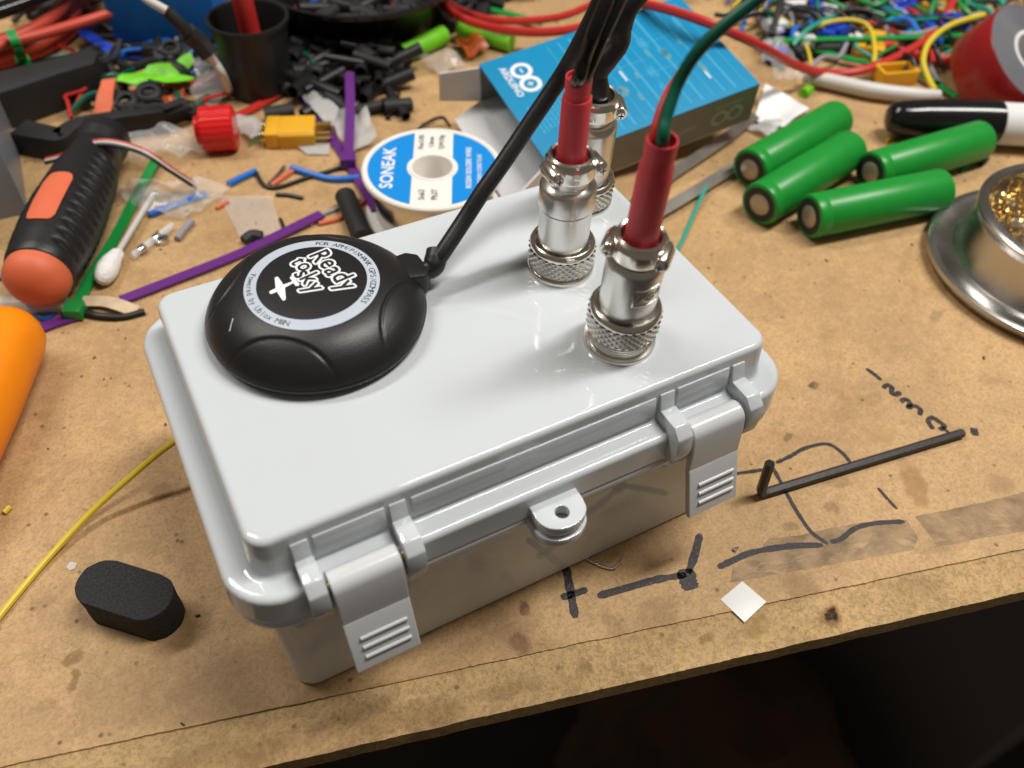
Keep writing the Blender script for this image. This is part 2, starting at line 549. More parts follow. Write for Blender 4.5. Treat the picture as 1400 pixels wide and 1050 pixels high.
# ------------------------------------------------------------------ the workbench
BR = (0.16, 0.085, 0.035)
DK = (0.05, 0.03, 0.02)
sheet_stains_shade = [
    (*(126.9, -69.3, 0)[:2], 9, 4, 60, 0.75, (0.30, 0.17, 0.06)), (*(132.3, -48.7, 0)[:2], 5, 4, 0, 0.4, (0.42, 0.25, 0.09)),
    (*(152.3, -80.8, 0)[:2], 5, 4, 0, 0.5, (0.27, 0.16, 0.08)), (*(126.1, -21.4, 0)[:2], 2.2, 1.6, 0, 0.8, DK),
    (*(102.7, -35.9, 0)[:2], 1.8, 1.2, 0, 0.6, DK), (*(79.8, -88.1, 0)[:2], 2.2, 3.0, 30, 0.97, (0.02, 0.018, 0.022)),
    (*(70.0, -82.0, 0)[:2], 5, 8, 20, 0.6, (0.28, 0.16, 0.07)), (*(-10.7, -58.8, 0)[:2], 3.2, 3.6, 0, 0.75, (0.17, 0.07, 0.03)),
    (*(-4.7, -50.2, 0)[:2], 2.0, 2.2, 0, 0.8, (0.13, 0.05, 0.025)), (*(40.3, -50.7, 0)[:2], 9, 6, 10, 0.35, BR),
    (*(27.9, -68.8, 0)[:2], 8, 5, 20, 0.28, BR), (*(15.1, -66.0, 0)[:2], 3, 6, 0, 0.35, BR), (*(1.2, -67.3, 0)[:2], 3, 1.6, 20, 0.5, DK),
    (*(-119.7, -7.7, 0)[:2], 3.0, 2.2, 0, 0.75, (0.20, 0.11, 0.035)), (*(-120.0, -14.1, 0)[:2], 3.2, 1.4, 55, 0.75, (0.20, 0.11, 0.035)),
    (*(-127.8, -18.3, 0)[:2], 4, 2, 0, 0.3, BR), (*(-85.6, 35.2, 0)[:2], 5, 3, 0, 0.4, BR), (*(-124.3, 12.6, 0)[:2], 4, 2.4, 0, 0.3, BR),
    (*(140.2, -34.8, 0)[:2], 6, 3, 0, 0.25, BR), (*(105.1, -57.0, 0)[:2], 5, 2.5, -20, 0.4, BR), (*(96.6, -63.0, 0)[:2], 3, 2, -20, 0.45, BR),
    (*(80.5, -63.0, 0)[:2], 3.5, 2, -20, 0.45, BR), (*(184.3, -47.2, 0)[:2], 4, 3, 0, 0.2, BR), (*(193.0, -14.5, 0)[:2], 6, 2, 10, 0.45, (0.15, 0.10, 0.06)),
    (*(-69.3, -52.2, 0)[:2], 34, 9, -10, 0.45, BR), (*(-44.1, -59.8, 0)[:2], 20, 6, -20, 0.32, BR), (*(-81.1, -34.3, 0)[:2], 20, 10, 0, 0.35, BR),  # broad front-left patches: dirt with the box's shadow painted in
    (*(-11.8, -64.1, 0)[:2], 12, 9, -10, 0.3, BR), (*(-105.5, -25.1, 0)[:2], 18, 10, 0, 0.22, BR), (*(118.2, -89.3, 0)[:2], 10, 3, -10, 0.25, BR)]
mdf_stains_shade = [
    (*(71.4, -91.3, -3)[:2], 3.6, 3.2, 0, 0.7, (0.20, 0.09, 0.03)), (*(71.6, -91.2, -3)[:2], 2.1, 2.0, 0, 0.98, (0.012, 0.009, 0.008)),
    (*(50.5, -84.1, -3)[:2], 6, 3, 20, 0.6, (0.26, 0.17, 0.06)), (*(36.2, -81.3, -3)[:2], 3, 1.6, 0, 0.5, BR),
    (*(1.8, -72.6, -3)[:2], 2, 3, 0, 0.45, BR), (*(16.1, -81.6, -3)[:2], 1.6, 2, 0, 0.4, BR), (*(-45.7, -63.1, -3)[:2], 16, 5, -20, 0.5, BR),
    (*(-72.0, -58.9, -3)[:2], 20, 7, -15, 0.45, BR), (*(-92.3, -51.4, -3)[:2], 16, 5, -15, 0.4, BR), (*(-20.6, -68.4, -3)[:2], 9, 3, -15, 0.35, BR),  # left-hand browns mix grime with painted shade from the box
    (*(101.4, -95.4, -3)[:2], 10, 3, -15, 0.25, BR)]
board_material('hardboard', (0.54, 0.345, 0.165), (0.09, 0.05, 0.03), sheet_stains_shade, False)
board_material('mdf', (0.55, 0.37, 0.18), (0.12, 0.07, 0.03), mdf_stains_shade, True)

bench = bpy.data.objects.new('workbench', None)
col.objects.link(bench)
bench['kind'] = 'structure'
bench['label'] = 'worn tan hardboard bench top with a fibreboard front edge, pen marks and stains'
rng = random.Random(5)
def ragged(x0, x1, fy, step, amp, sd):
    out = []
    x = x0
    while x <= x1:
        out.append((x, fy(x) + amp * noise.noise(Vector((x * 0.11, sd, 0))) + amp * 0.6 * noise.noise(Vector((x * 0.7, sd, 3)))))
        x += step if -260 < x < 260 else step * 12
    return out
fe = ragged(-700, 900, lambda x: -65.1 - 0.2605 * x, 0.6, 0.34, 1)
sheet_ = MB().prism(fe + [(900, 800), (-700, 800)], -0.6, 0.0).build('hardboard_sheet', 'hardboard', bench, smooth=20)
fe = ragged(-700, 900, lambda x: -79.0 - 0.253 * x, 0.6, 0.22, 7)
MB().prism(fe + [(900, 790), (-700, 790)], -7.0, -0.65).build('fibreboard', 'mdf', bench, bevel=0.0, smooth=20)

# pen strokes drawn on the board
def stroke(pts, w):
    path = catmull([(p[0], p[1], 0) for p in pts], 6)
    m = MB()
    vs, fs = [], []
    n = len(path)
    for i, p in enumerate(path):
        t = (path[min(i + 1, n - 1)] - path[max(i - 1, 0)]).normalized()
        s = Vector((-t.y, t.x, 0))
        k = 1 + 0.28 * noise.noise(Vector((i * 0.45, p.x, p.y)))
        e = 0.55 if i in (0, n - 1) else 1.0
        vs += [p + s * (w / 2 * k * e), p - s * (w / 2 * k * e)]
    for i in range(n - 1):
        fs.append((2 * i, 2 * i + 1, 2 * i + 3, 2 * i + 2))
    m.add([(v.x, v.y, 0.06) for v in vs], fs)
    return m.build('pen_mark', 'marker_ink', bench, smooth=0)
for pts, w in (
    ([(12.3, -43.9, 0), (9.7, -50.6, 0), (6.5, -59.1, 0)], 1.9), ([(6.0, -51.8, 0), (10.0, -52.5, 0), (14.1, -53.0, 0)], 1.7),
    ([(15.6, -56.2, 0), (25.2, -57.9, 0), (34.2, -59.6, 0), (42.3, -62.1, 0)], 1.8), ([(54.2, -52.6, 0), (48.6, -57.7, 0), (43.1, -62.0, 0)], 1.9), ([(43.2, -60.4, 0), (41.6, -64.2, 0), (41.0, -66.8, 0)], 4.2),
    ([(52.2, -64.4, 0), (58.3, -64.5, 0), (64.8, -65.0, 0), (75.9, -68.4, 0), (85.2, -72.6, 0)], 1.6), ([(87.9, -72.8, 0), (91.6, -73.5, 0), (98.4, -72.6, 0), (105.8, -74.3, 0), (113.7, -77.7, 0)], 1.3),
    ([(90.7, -40.7, 0), (88.8, -48.8, 0), (86.5, -57.6, 0), (85.1, -67.1, 0), (86.8, -73.1, 0)], 1.1), ([(77.1, -39.1, 0), (82.5, -40.9, 0), (87.3, -42.3, 0)], 1.1),
    ([(92.4, -41.9, 0), (98.3, -41.9, 0), (104.8, -41.5, 0), (112.6, -43.3, 0), (114.7, -48.1, 0), (114.4, -52.9, 0)], 1.1), ([(115.3, -64.4, 0), (115.0, -68.6, 0), (114.9, -73.2, 0)], 0.9),
    ([(149.0, -23.3, 0), (149.6, -26.4, 0), (149.9, -30.1, 0)], 1.3),
    ([(147.6, -33.2, 0), (150.2, -32.6, 0), (150.6, -34.3, 0), (148.9, -36.1, 0), (149.3, -37.5, 0), (151.9, -37.3, 0)], 1.5),
    ([(148.7, -40.6, 0), (151.0, -40.6, 0), (151.2, -42.5, 0), (149.2, -43.8, 0), (151.6, -44.2, 0), (152.2, -46.4, 0), (150.0, -48.2, 0)], 1.5),
    ([(149.6, -54.9, 0), (150.7, -51.5, 0), (153.1, -50.9, 0), (153.9, -53.1, 0), (154.0, -55.6, 0), (151.2, -56.0, 0)], 1.5), ([(153.1, -55.5, 0), (153.2, -57.0, 0), (153.1, -58.7, 0)], 1.0),
    ([(162.5, -60.6, 0), (161.5, -61.9, 0), (160.5, -63.4, 0)], 2.0)):
    stroke(pts, w * 1.25)

def patch(name, poly, material, z0, th, parent=None):
    pts = []
    n = len(poly)
    for i in range(n):
        a, b = Vector(poly[i][:2]), Vector(poly[(i + 1) % n][:2])
        k = max(1, int((b - a).length / 2))
        for j in range(k):
            p = a.lerp(b, j / k)
            d = noise.noise(Vector((p.x * 0.5, p.y * 0.5, 2))) * 0.7
            pts.append((p.x + d, p.y - d))
    return MB().prism(pts, z0, z0 + th).build(name, material, parent, smooth=20)
patch('copper_tape', [(52.2, -70.1, 0), (55.8, -66.8, 0), (67.2, -65.4, 0), (72.2, -63.4, 0), (80.3, -66.6, 0), (90.1, -68.7, 0), (101.9, -72.0, 0), (114.8, -77.6, 0), (112.7, -84.5, 0), (108.4, -86.3, 0), (79.1, -77.8, 0)], 'copper_tape', 0.005, 0.03, bench)
patch('copper_tape', [(117.8, -77.7, 0), (137.7, -82.9, 0), (161.8, -88.1, 0), (149.0, -98.8, 0), (130.1, -92.7, 0), (116.2, -89.1, 0)], 'copper_tape', 0.005, 0.03, bench)

# the dark space below the bench; shade is put into the floor colour
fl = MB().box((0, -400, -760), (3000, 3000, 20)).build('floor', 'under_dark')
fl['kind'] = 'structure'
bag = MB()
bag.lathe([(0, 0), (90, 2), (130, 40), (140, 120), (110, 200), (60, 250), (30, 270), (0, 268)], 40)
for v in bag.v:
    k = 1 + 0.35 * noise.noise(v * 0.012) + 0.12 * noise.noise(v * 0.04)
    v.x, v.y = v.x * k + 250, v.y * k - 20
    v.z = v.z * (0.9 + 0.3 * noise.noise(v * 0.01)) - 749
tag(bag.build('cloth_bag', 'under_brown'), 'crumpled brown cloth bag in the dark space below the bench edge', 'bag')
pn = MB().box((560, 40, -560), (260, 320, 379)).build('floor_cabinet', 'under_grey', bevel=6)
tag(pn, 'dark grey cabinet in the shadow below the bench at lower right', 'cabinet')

# ------------------------------------------------------------------ the enclosure
YZX = Matrix(((0, 0, 1, 0), (1, 0, 0, 0), (0, 1, 0, 0), (0, 0, 0, 1)))
box = thing('project_enclosure', 'pale grey white plastic enclosure with two front latches standing on the bench', 'enclosure')
def ring3(hw, hd, r, z, n=8):
    return [(x, y, z) for x, y in rrect(hw, hd, r, n)]
def arc_steps(n=5):
    return [(math.sin(R(90 * k / n)), 1 - math.cos(R(90 * k / n))) for k in range(n + 1)]
base = MB()
lp = [ring3(67.3, 43.6, 5.0, 0.0), ring3(68.1, 44.4, 5.6, 0.35), ring3(68.4, 44.7, 6.0, 1.1), ring3(68.42, 44.72, 6.0, 1.6), ring3(69.4, 45.7, 7.0, 42.1), ring3(69.4, 45.7, 7.0, 42.6),
      ring3(74.3, 49.0, 11.3, 42.7), ring3(74.8, 49.5, 11.8, 43.1), ring3(75.1, 49.8, 12.0, 44.0), ring3(75.1, 49.8, 12.0, 46.2), ring3(74.6, 49.3, 11.6, 46.7)]
base.loft(lp)
bobj = base.build('base', 'enclosure_plastic', box, smooth=50)
lid = MB()
lp = [ring3(74.4, 49.1, 11.4, 46.75), ring3(75.2, 49.9, 12, 47.1), ring3(75.5, 50.2, 12.2, 47.7), ring3(75.48, 50.18, 12.2, 48.1), ring3(75.2, 49.9, 12.0, 53.9), ring3(75.2, 49.9, 12.0, 54.3)]
for s, c in arc_steps(5)[::-1]:
    lp.append(ring3(75.2 - 1.6 * (1 - s), 49.9 - 1.6 * (1 - s), 12.0 - 1.6 * (1 - s), 54.4 + 1.6 * math.sqrt(max(0, 1 - s * s))))
lp += [ring3(73.2, 47.9, 10.0, 56.0), ring3(70.6, 45.2, 6.8, 56.0), ring3(70.2, 44.8, 6.4, 56.0), ring3(69.5, 44.1, 5.9, 56.25), ring3(69.1, 43.7, 5.5, 56.9), ring3(69.06, 43.66, 5.5, 57.4), ring3(68.33, 42.93, 5.0, 66.0), ring3(68.3, 42.9, 5.0, 66.4)]
for k in range(1, 7):
    a = R(15 * k)
    lp.append(ring3(68.3 - 1.6 * (1 - math.cos(a)), 42.9 - 1.6 * (1 - math.cos(a)), 5.0 - 1.6 * (1 - math.cos(a)), 66.4 + 1.6 * math.sin(a)))
lp += [ring3(66.3, 40.9, 3.2, 68.0), ring3(65.0, 39.6, 2.6, 68.0)]
lid.loft(lp)
lobj = lid.build('lid', 'enclosure_plastic', box, smooth=50)
for x0, x1 in ((-60.3, -56.0), (-38.0, -33.6), (33.8, 38.4), (56.0, 60.3)):
    MB().prism([(-44.8, 60.2), (-50.9, 60.2), (-53.4, 57.6), (-53.9, 52.5), (-53.2, 47.8), (-49.3, 47.8), (-46.5, 55.0), (-43.2, 55.0), (-43.2, 57.4)], x0, x1, YZX).build('latch_lug', 'enclosure_plastic', lobj, bevel=0.45)
    MB().prism([(-43.0, 56.4), (-45.2, 56.4), (-44.8, 59.6), (-43.5, 64.6), (-42.6, 64.6)], x0 + 0.2, x1 - 0.2, YZX).build('lug_rib', 'enclosure_plastic', lobj, bevel=0.3)
for x0, x1 in ((-55.2, -38.8), (39.2, 55.2)):
    MB().prism([(-42.6, 58.5), (-44.2, 58.5), (-43.9, 62.3), (-43.5, 64.6), (-42.4, 64.6)], x0, x1, YZX).build('wall_strip', 'enclosure_plastic', lobj, bevel=0.3)
MB().prism([(-42.6, 58.5), (-44.2, 58.5), (-43.9, 61.8), (-43.5, 64.2), (-42.4, 64.2)], -32.5, 32.8, YZX).build('wall_strip', 'enclosure_plastic', lobj, bevel=0.3)

def tab(z0, z1, grow):
    cxh, cyh, rh = 0.6, -54.6, 1.75
    n = 40
    out, inn = [], []
    for k in range(n):
        a = 2 * math.pi * k / n
        d = Vector((math.cos(a), math.sin(a)))
        # outline: a flat back against the rim, a rounded nose in front
        t = 4.6 + grow
        if d.y > 0.0:
            lim = (-49.6 - cyh) / d.y if d.y > 1e-4 else 99
            t = min(lim, (6.4 + grow) / max(abs(d.x), 1e-4))
            if abs(d.x) > 0.6: t = min(t, 8.2 + grow)
        else:
            t = 1.0 / math.sqrt((d.x / (6.2 + grow)) ** 2 + (d.y / (4.4 + grow)) ** 2)
        out.append((cxh + d.x * t, cyh + d.y * t))
        inn.append((cxh + d.x * rh, cyh + d.y * rh))
    m = MB()
    return m.loft([[(x, y, z0) for x, y in inn], [(x, y, z0) for x, y in out], [(x, y, z1) for x, y in out], [(x, y, z1) for x, y in inn], [(x, y, z0) for x, y in inn]], None, False, False)
tab(48.2, 51.4, 0).build('padlock_tab', 'enclosure_plastic', lobj, bevel=0.35)
tab(44.0, 47.0, 0.5).build('padlock_tab', 'enclosure_plastic', bobj, bevel=0.35)

for xa, xb in ((-55.1, -39.0), (39.3, 55.1)):
    outer = []
    cy0, cz0, rr = -49.9, 54.2, 3.5
    for a in range(-10, 171, 10):
        outer.append((cy0 + rr * math.cos(R(a)), cz0 + rr * math.sin(R(a))))
    outer += [(-53.9, 51.0), (-54.2, 47.0), (-54.4, 43.4), (-54.8, 42.6), (-59.2, 28.2), (-58.7, 27.5), (-57.3, 27.6), (-52.9, 42.2), (-52.2, 46.5), (-51.4, 50.6), (-49.0, 50.8)]
    lt = MB().prism(outer, xa, xb, YZX).build('latch', 'latch_plastic', box, bevel=0.3, smooth=13)
    for t in (0.33, 0.53, 0.74):
        yy, zz = -54.8 + (-59.2 + 54.8) * t, 42.6 + (28.2 - 42.6) * t
        xs = xa + 2.9
        MB().tube([(xs, yy, zz), (xs + 11.4, yy, zz)], 0.55, 10, smooth=False).build('grip_rib', 'latch_plastic', lt)
    MB().tube([(xa - 1.6, cy0, cz0), (xb + 1.2, cy0, cz0)], 1.0, 12, smooth=False).build('hinge_pin', 'brass', lt)

# ------------------------------------------------------------------ GPS puck on the lid
GX, GY = -32.4, 15.4
gps = thing('gps_module', 'round black satin receiver puck with grey ring label and thick cable on the lid', 'gps receiver', (GX, GY, 68.0))
DOME = [(0, 13.1), (8, 13.0), (13, 12.75), (17, 12.2), (20.5, 11.0), (23.5, 9.1), (25.7, 6.9), (27.1, 4.8), (27.7, 3.4)]
def dome(r):
    for i in range(len(DOME) - 1):
        if r <= DOME[i + 1][0]:
            p = [DOME[max(i - 1, 0)], DOME[i], DOME[i + 1], DOME[min(i + 2, len(DOME) - 1)]]
            d = p[2][0] - p[1][0]
            t = (r - p[1][0]) / d
            m1 = (p[2][1] - p[0][1]) / max(p[2][0] - p[0][0], 1e-6) * d if i > 0 else 0
            m2 = (p[3][1] - p[1][1]) / max(p[3][0] - p[1][0], 1e-6) * d
            return (2 * t ** 3 - 3 * t * t + 1) * p[1][1] + (t ** 3 - 2 * t * t + t) * m1 + (-2 * t ** 3 + 3 * t * t) * p[2][1] + (t ** 3 - t * t) * m2
    return DOME[-1][1]
LOBES = [R(a) for a in (-128, -41, 51, 140)]
def puck_z(x, y):
    r = math.hypot(x, y)
    z = dome(r)
    for a in LOBES:
        d = math.hypot(x - 40.7 * math.cos(a), y - 40.7 * math.sin(a)) - 21.7
        if d < 1.2:
            fade = min(1.0, max(0.0, (28.2 - r) / 5.0))
            z -= 0.55 * math.exp(-(d / 0.36) ** 2) * fade
            if d < 0: z -= 0.22 * min(1.0, -d / 0.8) * fade
    return z
vs, fs = [(0, 0, dome(0))], []
NA, radii = 360, []
r = 1.5
while r < 27.0:
    radii.append(r)
    r += 3.0 if r < 15 else 0.22
radii += [27.1, 27.3, 27.5, 27.6, 27.7]
for r in radii:
    for k in range(NA):
        a = 2 * math.pi * k / NA
        x, y = r * math.cos(a), r * math.sin(a)
        vs.append((x, y, puck_z(x, y)))
for k in range(NA):
    fs.append((0, 1 + k, 1 + (k + 1) % NA))
for i in range(len(radii) - 1):
    for k in range(NA):
        a0, b0 = 1 + i * NA + k, 1 + i * NA + (k + 1) % NA
        fs.append((a0, a0 + NA, b0 + NA, b0))
last = 1 + (len(radii) - 1) * NA
o0 = len(vs)
for k in range(NA):
    a = 2 * math.pi * k / NA
    vs.append((27.3 * math.cos(a), 27.3 * math.sin(a), 3.0))
for k in range(NA):
    fs.append((last + k, o0 + k, o0 + (k + 1) % NA, last + (k + 1) % NA))
MB().add(vs, fs).build('top_shell', 'gps_black', gps, smooth=60)
MB().lathe([(24.5, 0.0), (25.6, 0.2), (26.8, 1.0), (27.4, 1.9), (27.5, 2.5), (27.4, 2.85), (26.6, 2.95), (0, 2.9)], 128).build('bottom_shell', 'gps_black', gps, smooth=50)
lab = MB()
rings = []
for r in (13.45, 14.0, 14.6, 15.2, 15.8, 16.5):
    rings.append([(r * math.cos(2 * math.pi * k / 128), r * math.sin(2 * math.pi * k / 128), dome(r) + 0.05) for k in range(128)])
lab.loft(rings, None, False, False)
label_ = lab.build('ring_label', 'gps_label', gps, smooth=60)
# ring lettering
def arc_text(s, r_base, a0, a1, size, outward, dz):
    m = MB()
    n = len(s)
    for i, ch in enumerate(s):
        if ch == ' ': continue
        a = R(a0 + (a1 - a0) * i / (n - 1))
        v, f = text_geo(ch, size, 0.0, 'CENTER')
        out = []
        for p in v:
            if outward: rr_, da = r_base + p.y, -p.x / r_base
            else: rr_, da = r_base - p.y, p.x / r_base
            out.append((rr_ * math.cos(a + da), rr_ * math.sin(a + da), dome(rr_) + dz))
        m.add(out, f)
    return m
arc_text('FOR APM/PIXHAWK GPS/COMPASS', 14.25, 66, -54, 2.15, True, 0.085).build('printed_text', 'black_print', label_, smooth=0)
arc_text('Powered by Ublox M8N', 15.75, 144, 228, 2.15, False, 0.085).build('printed_text', 'black_print', label_, smooth=0)
# the logo: two words in black letters on a pale outline, and a small aeroplane
def logo_line(s, x, y, size, ang, spread, dz, name, material):
    """one word of the logo; spread > 0 grows the letters into the pale outline behind them"""
    m = MB()
    adv = 0.0
    shifts = [(0.0, 0.0)] if not spread else [(spread * math.cos(R(30 * k)), spread * math.sin(R(30 * k))) for k in range(12)]
    for i, ch in enumerate(s):
        v, f = text_geo(ch, size, 0.10, 'LEFT')
        x0 = min(p.x for p in v); x1 = max(p.x for p in v)
        dy = (0.25 if i % 2 else -0.15)
        for k, (sx, sy) in enumerate(shifts):
            pts = []
            for p in v:
                lx, ly = p.x - x0 + adv + sx, p.y * 1.12 + dy + sy
                wx = x + lx * math.cos(ang) - ly * math.sin(ang)
                wy = y + lx * math.sin(ang) + ly * math.cos(ang)
                pts.append((wx, wy, 13.06 - 0.0018 * (wx * wx + wy * wy) + dz + 0.0007 * k + 0.009 * (i % 3)))
            m.add(pts, f)
        adv += (x1 - x0) + size * 0.045
    return m.build(name, material, gps, smooth=0)
ang = R(-80)
for s, x, y, sz in (('Ready', 2.6, 9.4, 6.6), ('to', -2.4, 9.2, 5.6), ('sky', -3.2, 4.2, 6.2)):
    logo_line(s, x, y, sz, ang, 0.55, 0.10, 'logo_outline', 'white_print')
    logo_line(s, x, y, sz, ang, 0.0, 0.16, 'logo_letters', 'black_print')
pl = MB()
def outline(pts):
    pl.add([(px, py, dome(math.hypot(px, py)) + 0.08 + 0.0005 * len(pl.v)) for px, py in pts], [tuple(range(len(pts)))])
outline([(-10.6, 0.2), (-10.4, 0.9), (-9.4, 1.15), (-6.0, 1.7), (-3.6, 1.85), (-3.5, 1.3), (-6.0, 0.6), (-9.2, -0.15), (-10.2, -0.25)])
outline([(-8.9, 0.6), (-7.8, 5.0), (-7.3, 5.3), (-6.9, 4.9), (-6.6, 0.9)])
outline([(-8.9, 0.4), (-8.6, -3.5), (-8.2, -3.9), (-7.7, -3.5), (-6.6, 0.6)])
outline([(-4.5, 3.4), (-4.0, 3.8), (-3.5, 3.4), (-3.1, 0.0), (-3.6, -0.5), (-4.2, -0.1)])
pl.build('logo_aeroplane', 'white_print', gps, smooth=0)
# scratch marks
MB().tube([(-22.4, -4.6, puck_z(-22.4, -4.6)), (-20.6, -2.2, puck_z(-20.6, -2.2))], 0.16, 6).build('scratch', 'gps_label', gps)
# cable gland and cable
gl = MB()
gl.prism([(17.5, 4.2), (27.0, 6.0), (29.8, 4.2), (30.2, -2.8), (28.0, -4.9), (22.0, -4.2)], 1.6, 10.2)
for v in gl.v:
    if v.z > 5: v.z = 10.0 - max(0, (v.x - 20)) * 0.14 - (0.9 if abs(v.y - 0.5) > 3 else 0)
gl.build('cable_gland', 'gps_black', gps, bevel=0.9)
MB().tube([(29.0, -0.5, 5.4), (31.0, -0.5, 5.6), (32.3, -0.2, 6.2), (33.5, 0.9, 7.3), (34.5, 2.6, 8.4)], [2.2, 2.7, 3.0, 3.0, 2.7], 16).build('cable_elbow', 'black_rubber', gps)
wp = [(1.0, 15.5, 75.2), (3.2, 16.0, 77), (10.9, 19.5, 82), (17.5, 21.5, 88), (24.9, 23.6, 94), (32.8, 25.8, 101), (42.7, 27.1, 112), (45.3, 24.1, 121), (48.1, 22.2, 130), (50.8, 21.6, 138)]
MB().tube(wp, 2.25, 16).build('cable', 'black_rubber', gps, world=True)

# ------------------------------------------------------------------ aviation connectors
def knurl(m, r, z0, z1, seg=56, rows=6, d=0.32):
    rings = []
    for j in range(rows + 1):
        z = z0 + (z1 - z0) * j / rows
        ring = []
        for i in range(seg):
            a = 2 * math.pi * i / seg
            rr_ = r + (d if (i + j) % 2 == 0 else -d * 0.3)
            ring.append((rr_ * math.cos(a), rr_ * math.sin(a), z))
        rings.append(ring)
    o = len(m.v)
    for ring in rings: m.v += [Vector(p) for p in ring]
    for j in range(rows):
        for i in range(seg):
            a0, b0 = o + j * seg + i, o + j * seg + (i + 1) % seg
            c0, d0 = a0 + seg, b0 + seg
            if (i + j) % 2 == 0: m.f += [(a0, b0, c0), (b0, d0, c0)]
            else: m.f += [(a0, b0, d0), (a0, d0, c0)]
def connector(label, base, lean, k0, barrel_top, clamp_z, cap_nut, ear_angle):
    t = thing('cable_connector', label, 'connector', base, rot=Vector(lean).to_track_quat('Z', 'Y').to_euler(), group='aviation plugs on the lid')
    q = Vector(lean).to_track_quat('Z', 'Y').inverted()
    MB().lathe([(8.6, -0.4), (9.2, -0.1), (9.25, 1.3), (8.9, 1.8), (8.1, 1.9), (7.9, k0), (0, k0)], 64).build('socket_flange', 'nickel', t)
    kr = MB()
    kr.lathe([(8.2, k0), (8.75, k0 + 0.2), (8.75, k0 + 5.6), (8.9, k0 + 5.9), (8.9, k0 + 6.5), (8.5, k0 + 7.3), (7.9, k0 + 7.6), (7.5, k0 + 7.3), (7.35, k0 + 6.0), (7.0, k0 + 6.0), (7.0, k0)], 72, closed=True)
    kr.build('coupling_ring', 'nickel', t)
    kn = MB()
    knurl(kn, 8.9, k0 + 0.35, k0 + 5.7)
    kn.build('knurling', 'nickel_brushed', t, smooth=0)
    b0 = k0 + 5.0
    if cap_nut:
        prof = [(6.85, b0), (6.85, b0 + 13.6), (6.65, b0 + 13.8), (6.65, b0 + 14.1), (7.3, b0 + 14.4), (7.35, barrel_top - 1.6), (6.9, barrel_top - 0.8), (5.4, barrel_top), (5.3, clamp_z), (0, clamp_z)]
    else:
        prof = [(6.7, b0), (6.95, b0 + 2.0), (6.95, barrel_top - 2.0), (6.7, barrel_top - 0.9), (5.9, barrel_top - 0.1), (4.9, barrel_top), (4.8, clamp_z), (0, clamp_z)]
    MB().lathe(prof, 64).build('barrel', 'nickel_brushed', t)
    # cable clamp: two half shells drawn together by two screws
    cl = MB()
    cl.lathe([(4.5, clamp_z - 0.2), (6.3, clamp_z), (6.55, clamp_z + 0.8), (6.5, clamp_z + 3.6), (5.9, clamp_z + 4.3), (5.7, clamp_z + 5.2), (5.2, clamp_z + 5.6), (4.7, clamp_z + 5.4), (4.4, clamp_z + 4.5)], 48, closed=True)
    clo = cl.build('clamp', 'nickel', t)
    view = (q @ Vector((-0.56, -0.83, 0))).normalized()
    view.z = 0
    view.normalize()
    view = Quaternion((0, 0, 1), ear_angle) @ view
    side = Vector((-view.y, view.x, 0))
    for s in (-1, 1):
        c = side * (s * 6.0) + Vector((0, 0, clamp_z + 2.3))
        MB().lathe([(0, -0.2), (1.9, 0.0), (2.05, 0.5), (2.05, 5.4), (1.85, 5.9), (0, 6.0)], 20, axis_matrix(c - view * 1.0, c + view * 5)).build('clamp_ear', 'nickel', clo)
        sc = MB()
        sc.lathe([(0, 0), (1.25, 0.0), (1.3, 0.7), (1.0, 1.0), (0, 1.02)], 20, axis_matrix(c + view * 4.9, c + view * 6))
        sco = sc.build('clamp_screw', 'nickel', clo)
        for g in (0, 1):
            ax = side if g else Vector((0, 0, 1))
            MB().box((0, 0, 0), (1.7, 0.3, 0.1), Matrix.Translation(c + view * 5.93) @ axis_matrix((0, 0, 0), view) @ Matrix.Rotation(g * math.pi / 2, 4, 'Z')).build('screw_slot', 'black_print', sco, smooth=0)
        MB().lathe([(0, -0.1), (1.6, 0), (1.7, 1.2), (0, 1.4)], 6, axis_matrix(c - view * 2.0, c)).build('clamp_nut', 'nickel', clo)
    return t

ca = connector('plug with a stepped red sleeve and glossy black twin cable in the lid middle', (34.0, 6.5, 68.0), (-0.6, -1.6, 56), 2.3, 28.8, 31.2, True, 0.55)
MB().lathe([(3.3, 31.5), (3.55, 33), (3.55, 51.2), (3.42, 51.9), (3.0, 51.9)], 32).build('red_sleeve', 'red_shrink', ca)
MB().lathe([(3.0, 51.5), (3.1, 56.4), (3.05, 57.0), (2.7, 57.0), (2.7, 55.8), (0, 55.7)], 32).build('red_sleeve', 'red_shrink', ca)
qa = Vector((-0.6, -1.6, 56)).to_track_quat('Z', 'Y').inverted()
def loc_pts(pts, t_base, q): return [q @ (Vector(p) - Vector(t_base)) for p in pts]
wa = [(32.6, 4.9, 123.4), (31.3, 1.6, 127), (32.2, 1.7, 131), (33.3, 0.7, 137), (35.9, 1.4, 142), (39.4, 3.7, 147)]
MB().tube(loc_pts(wa, (34, 6.5, 68), qa), 1.62, 14).build('black_cable', 'black_gloss', ca)
wa = [(34.6, 3.9, 123.4), (34.0, 3.1, 126), (35.1, 2.5, 130), (36.5, 1.5, 136), (39.5, 2.2, 141), (43.6, 4.4, 146)]
MB().tube(loc_pts(wa, (34, 6.5, 68), qa), 1.5, 14).build('black_cable', 'black_gloss', ca)

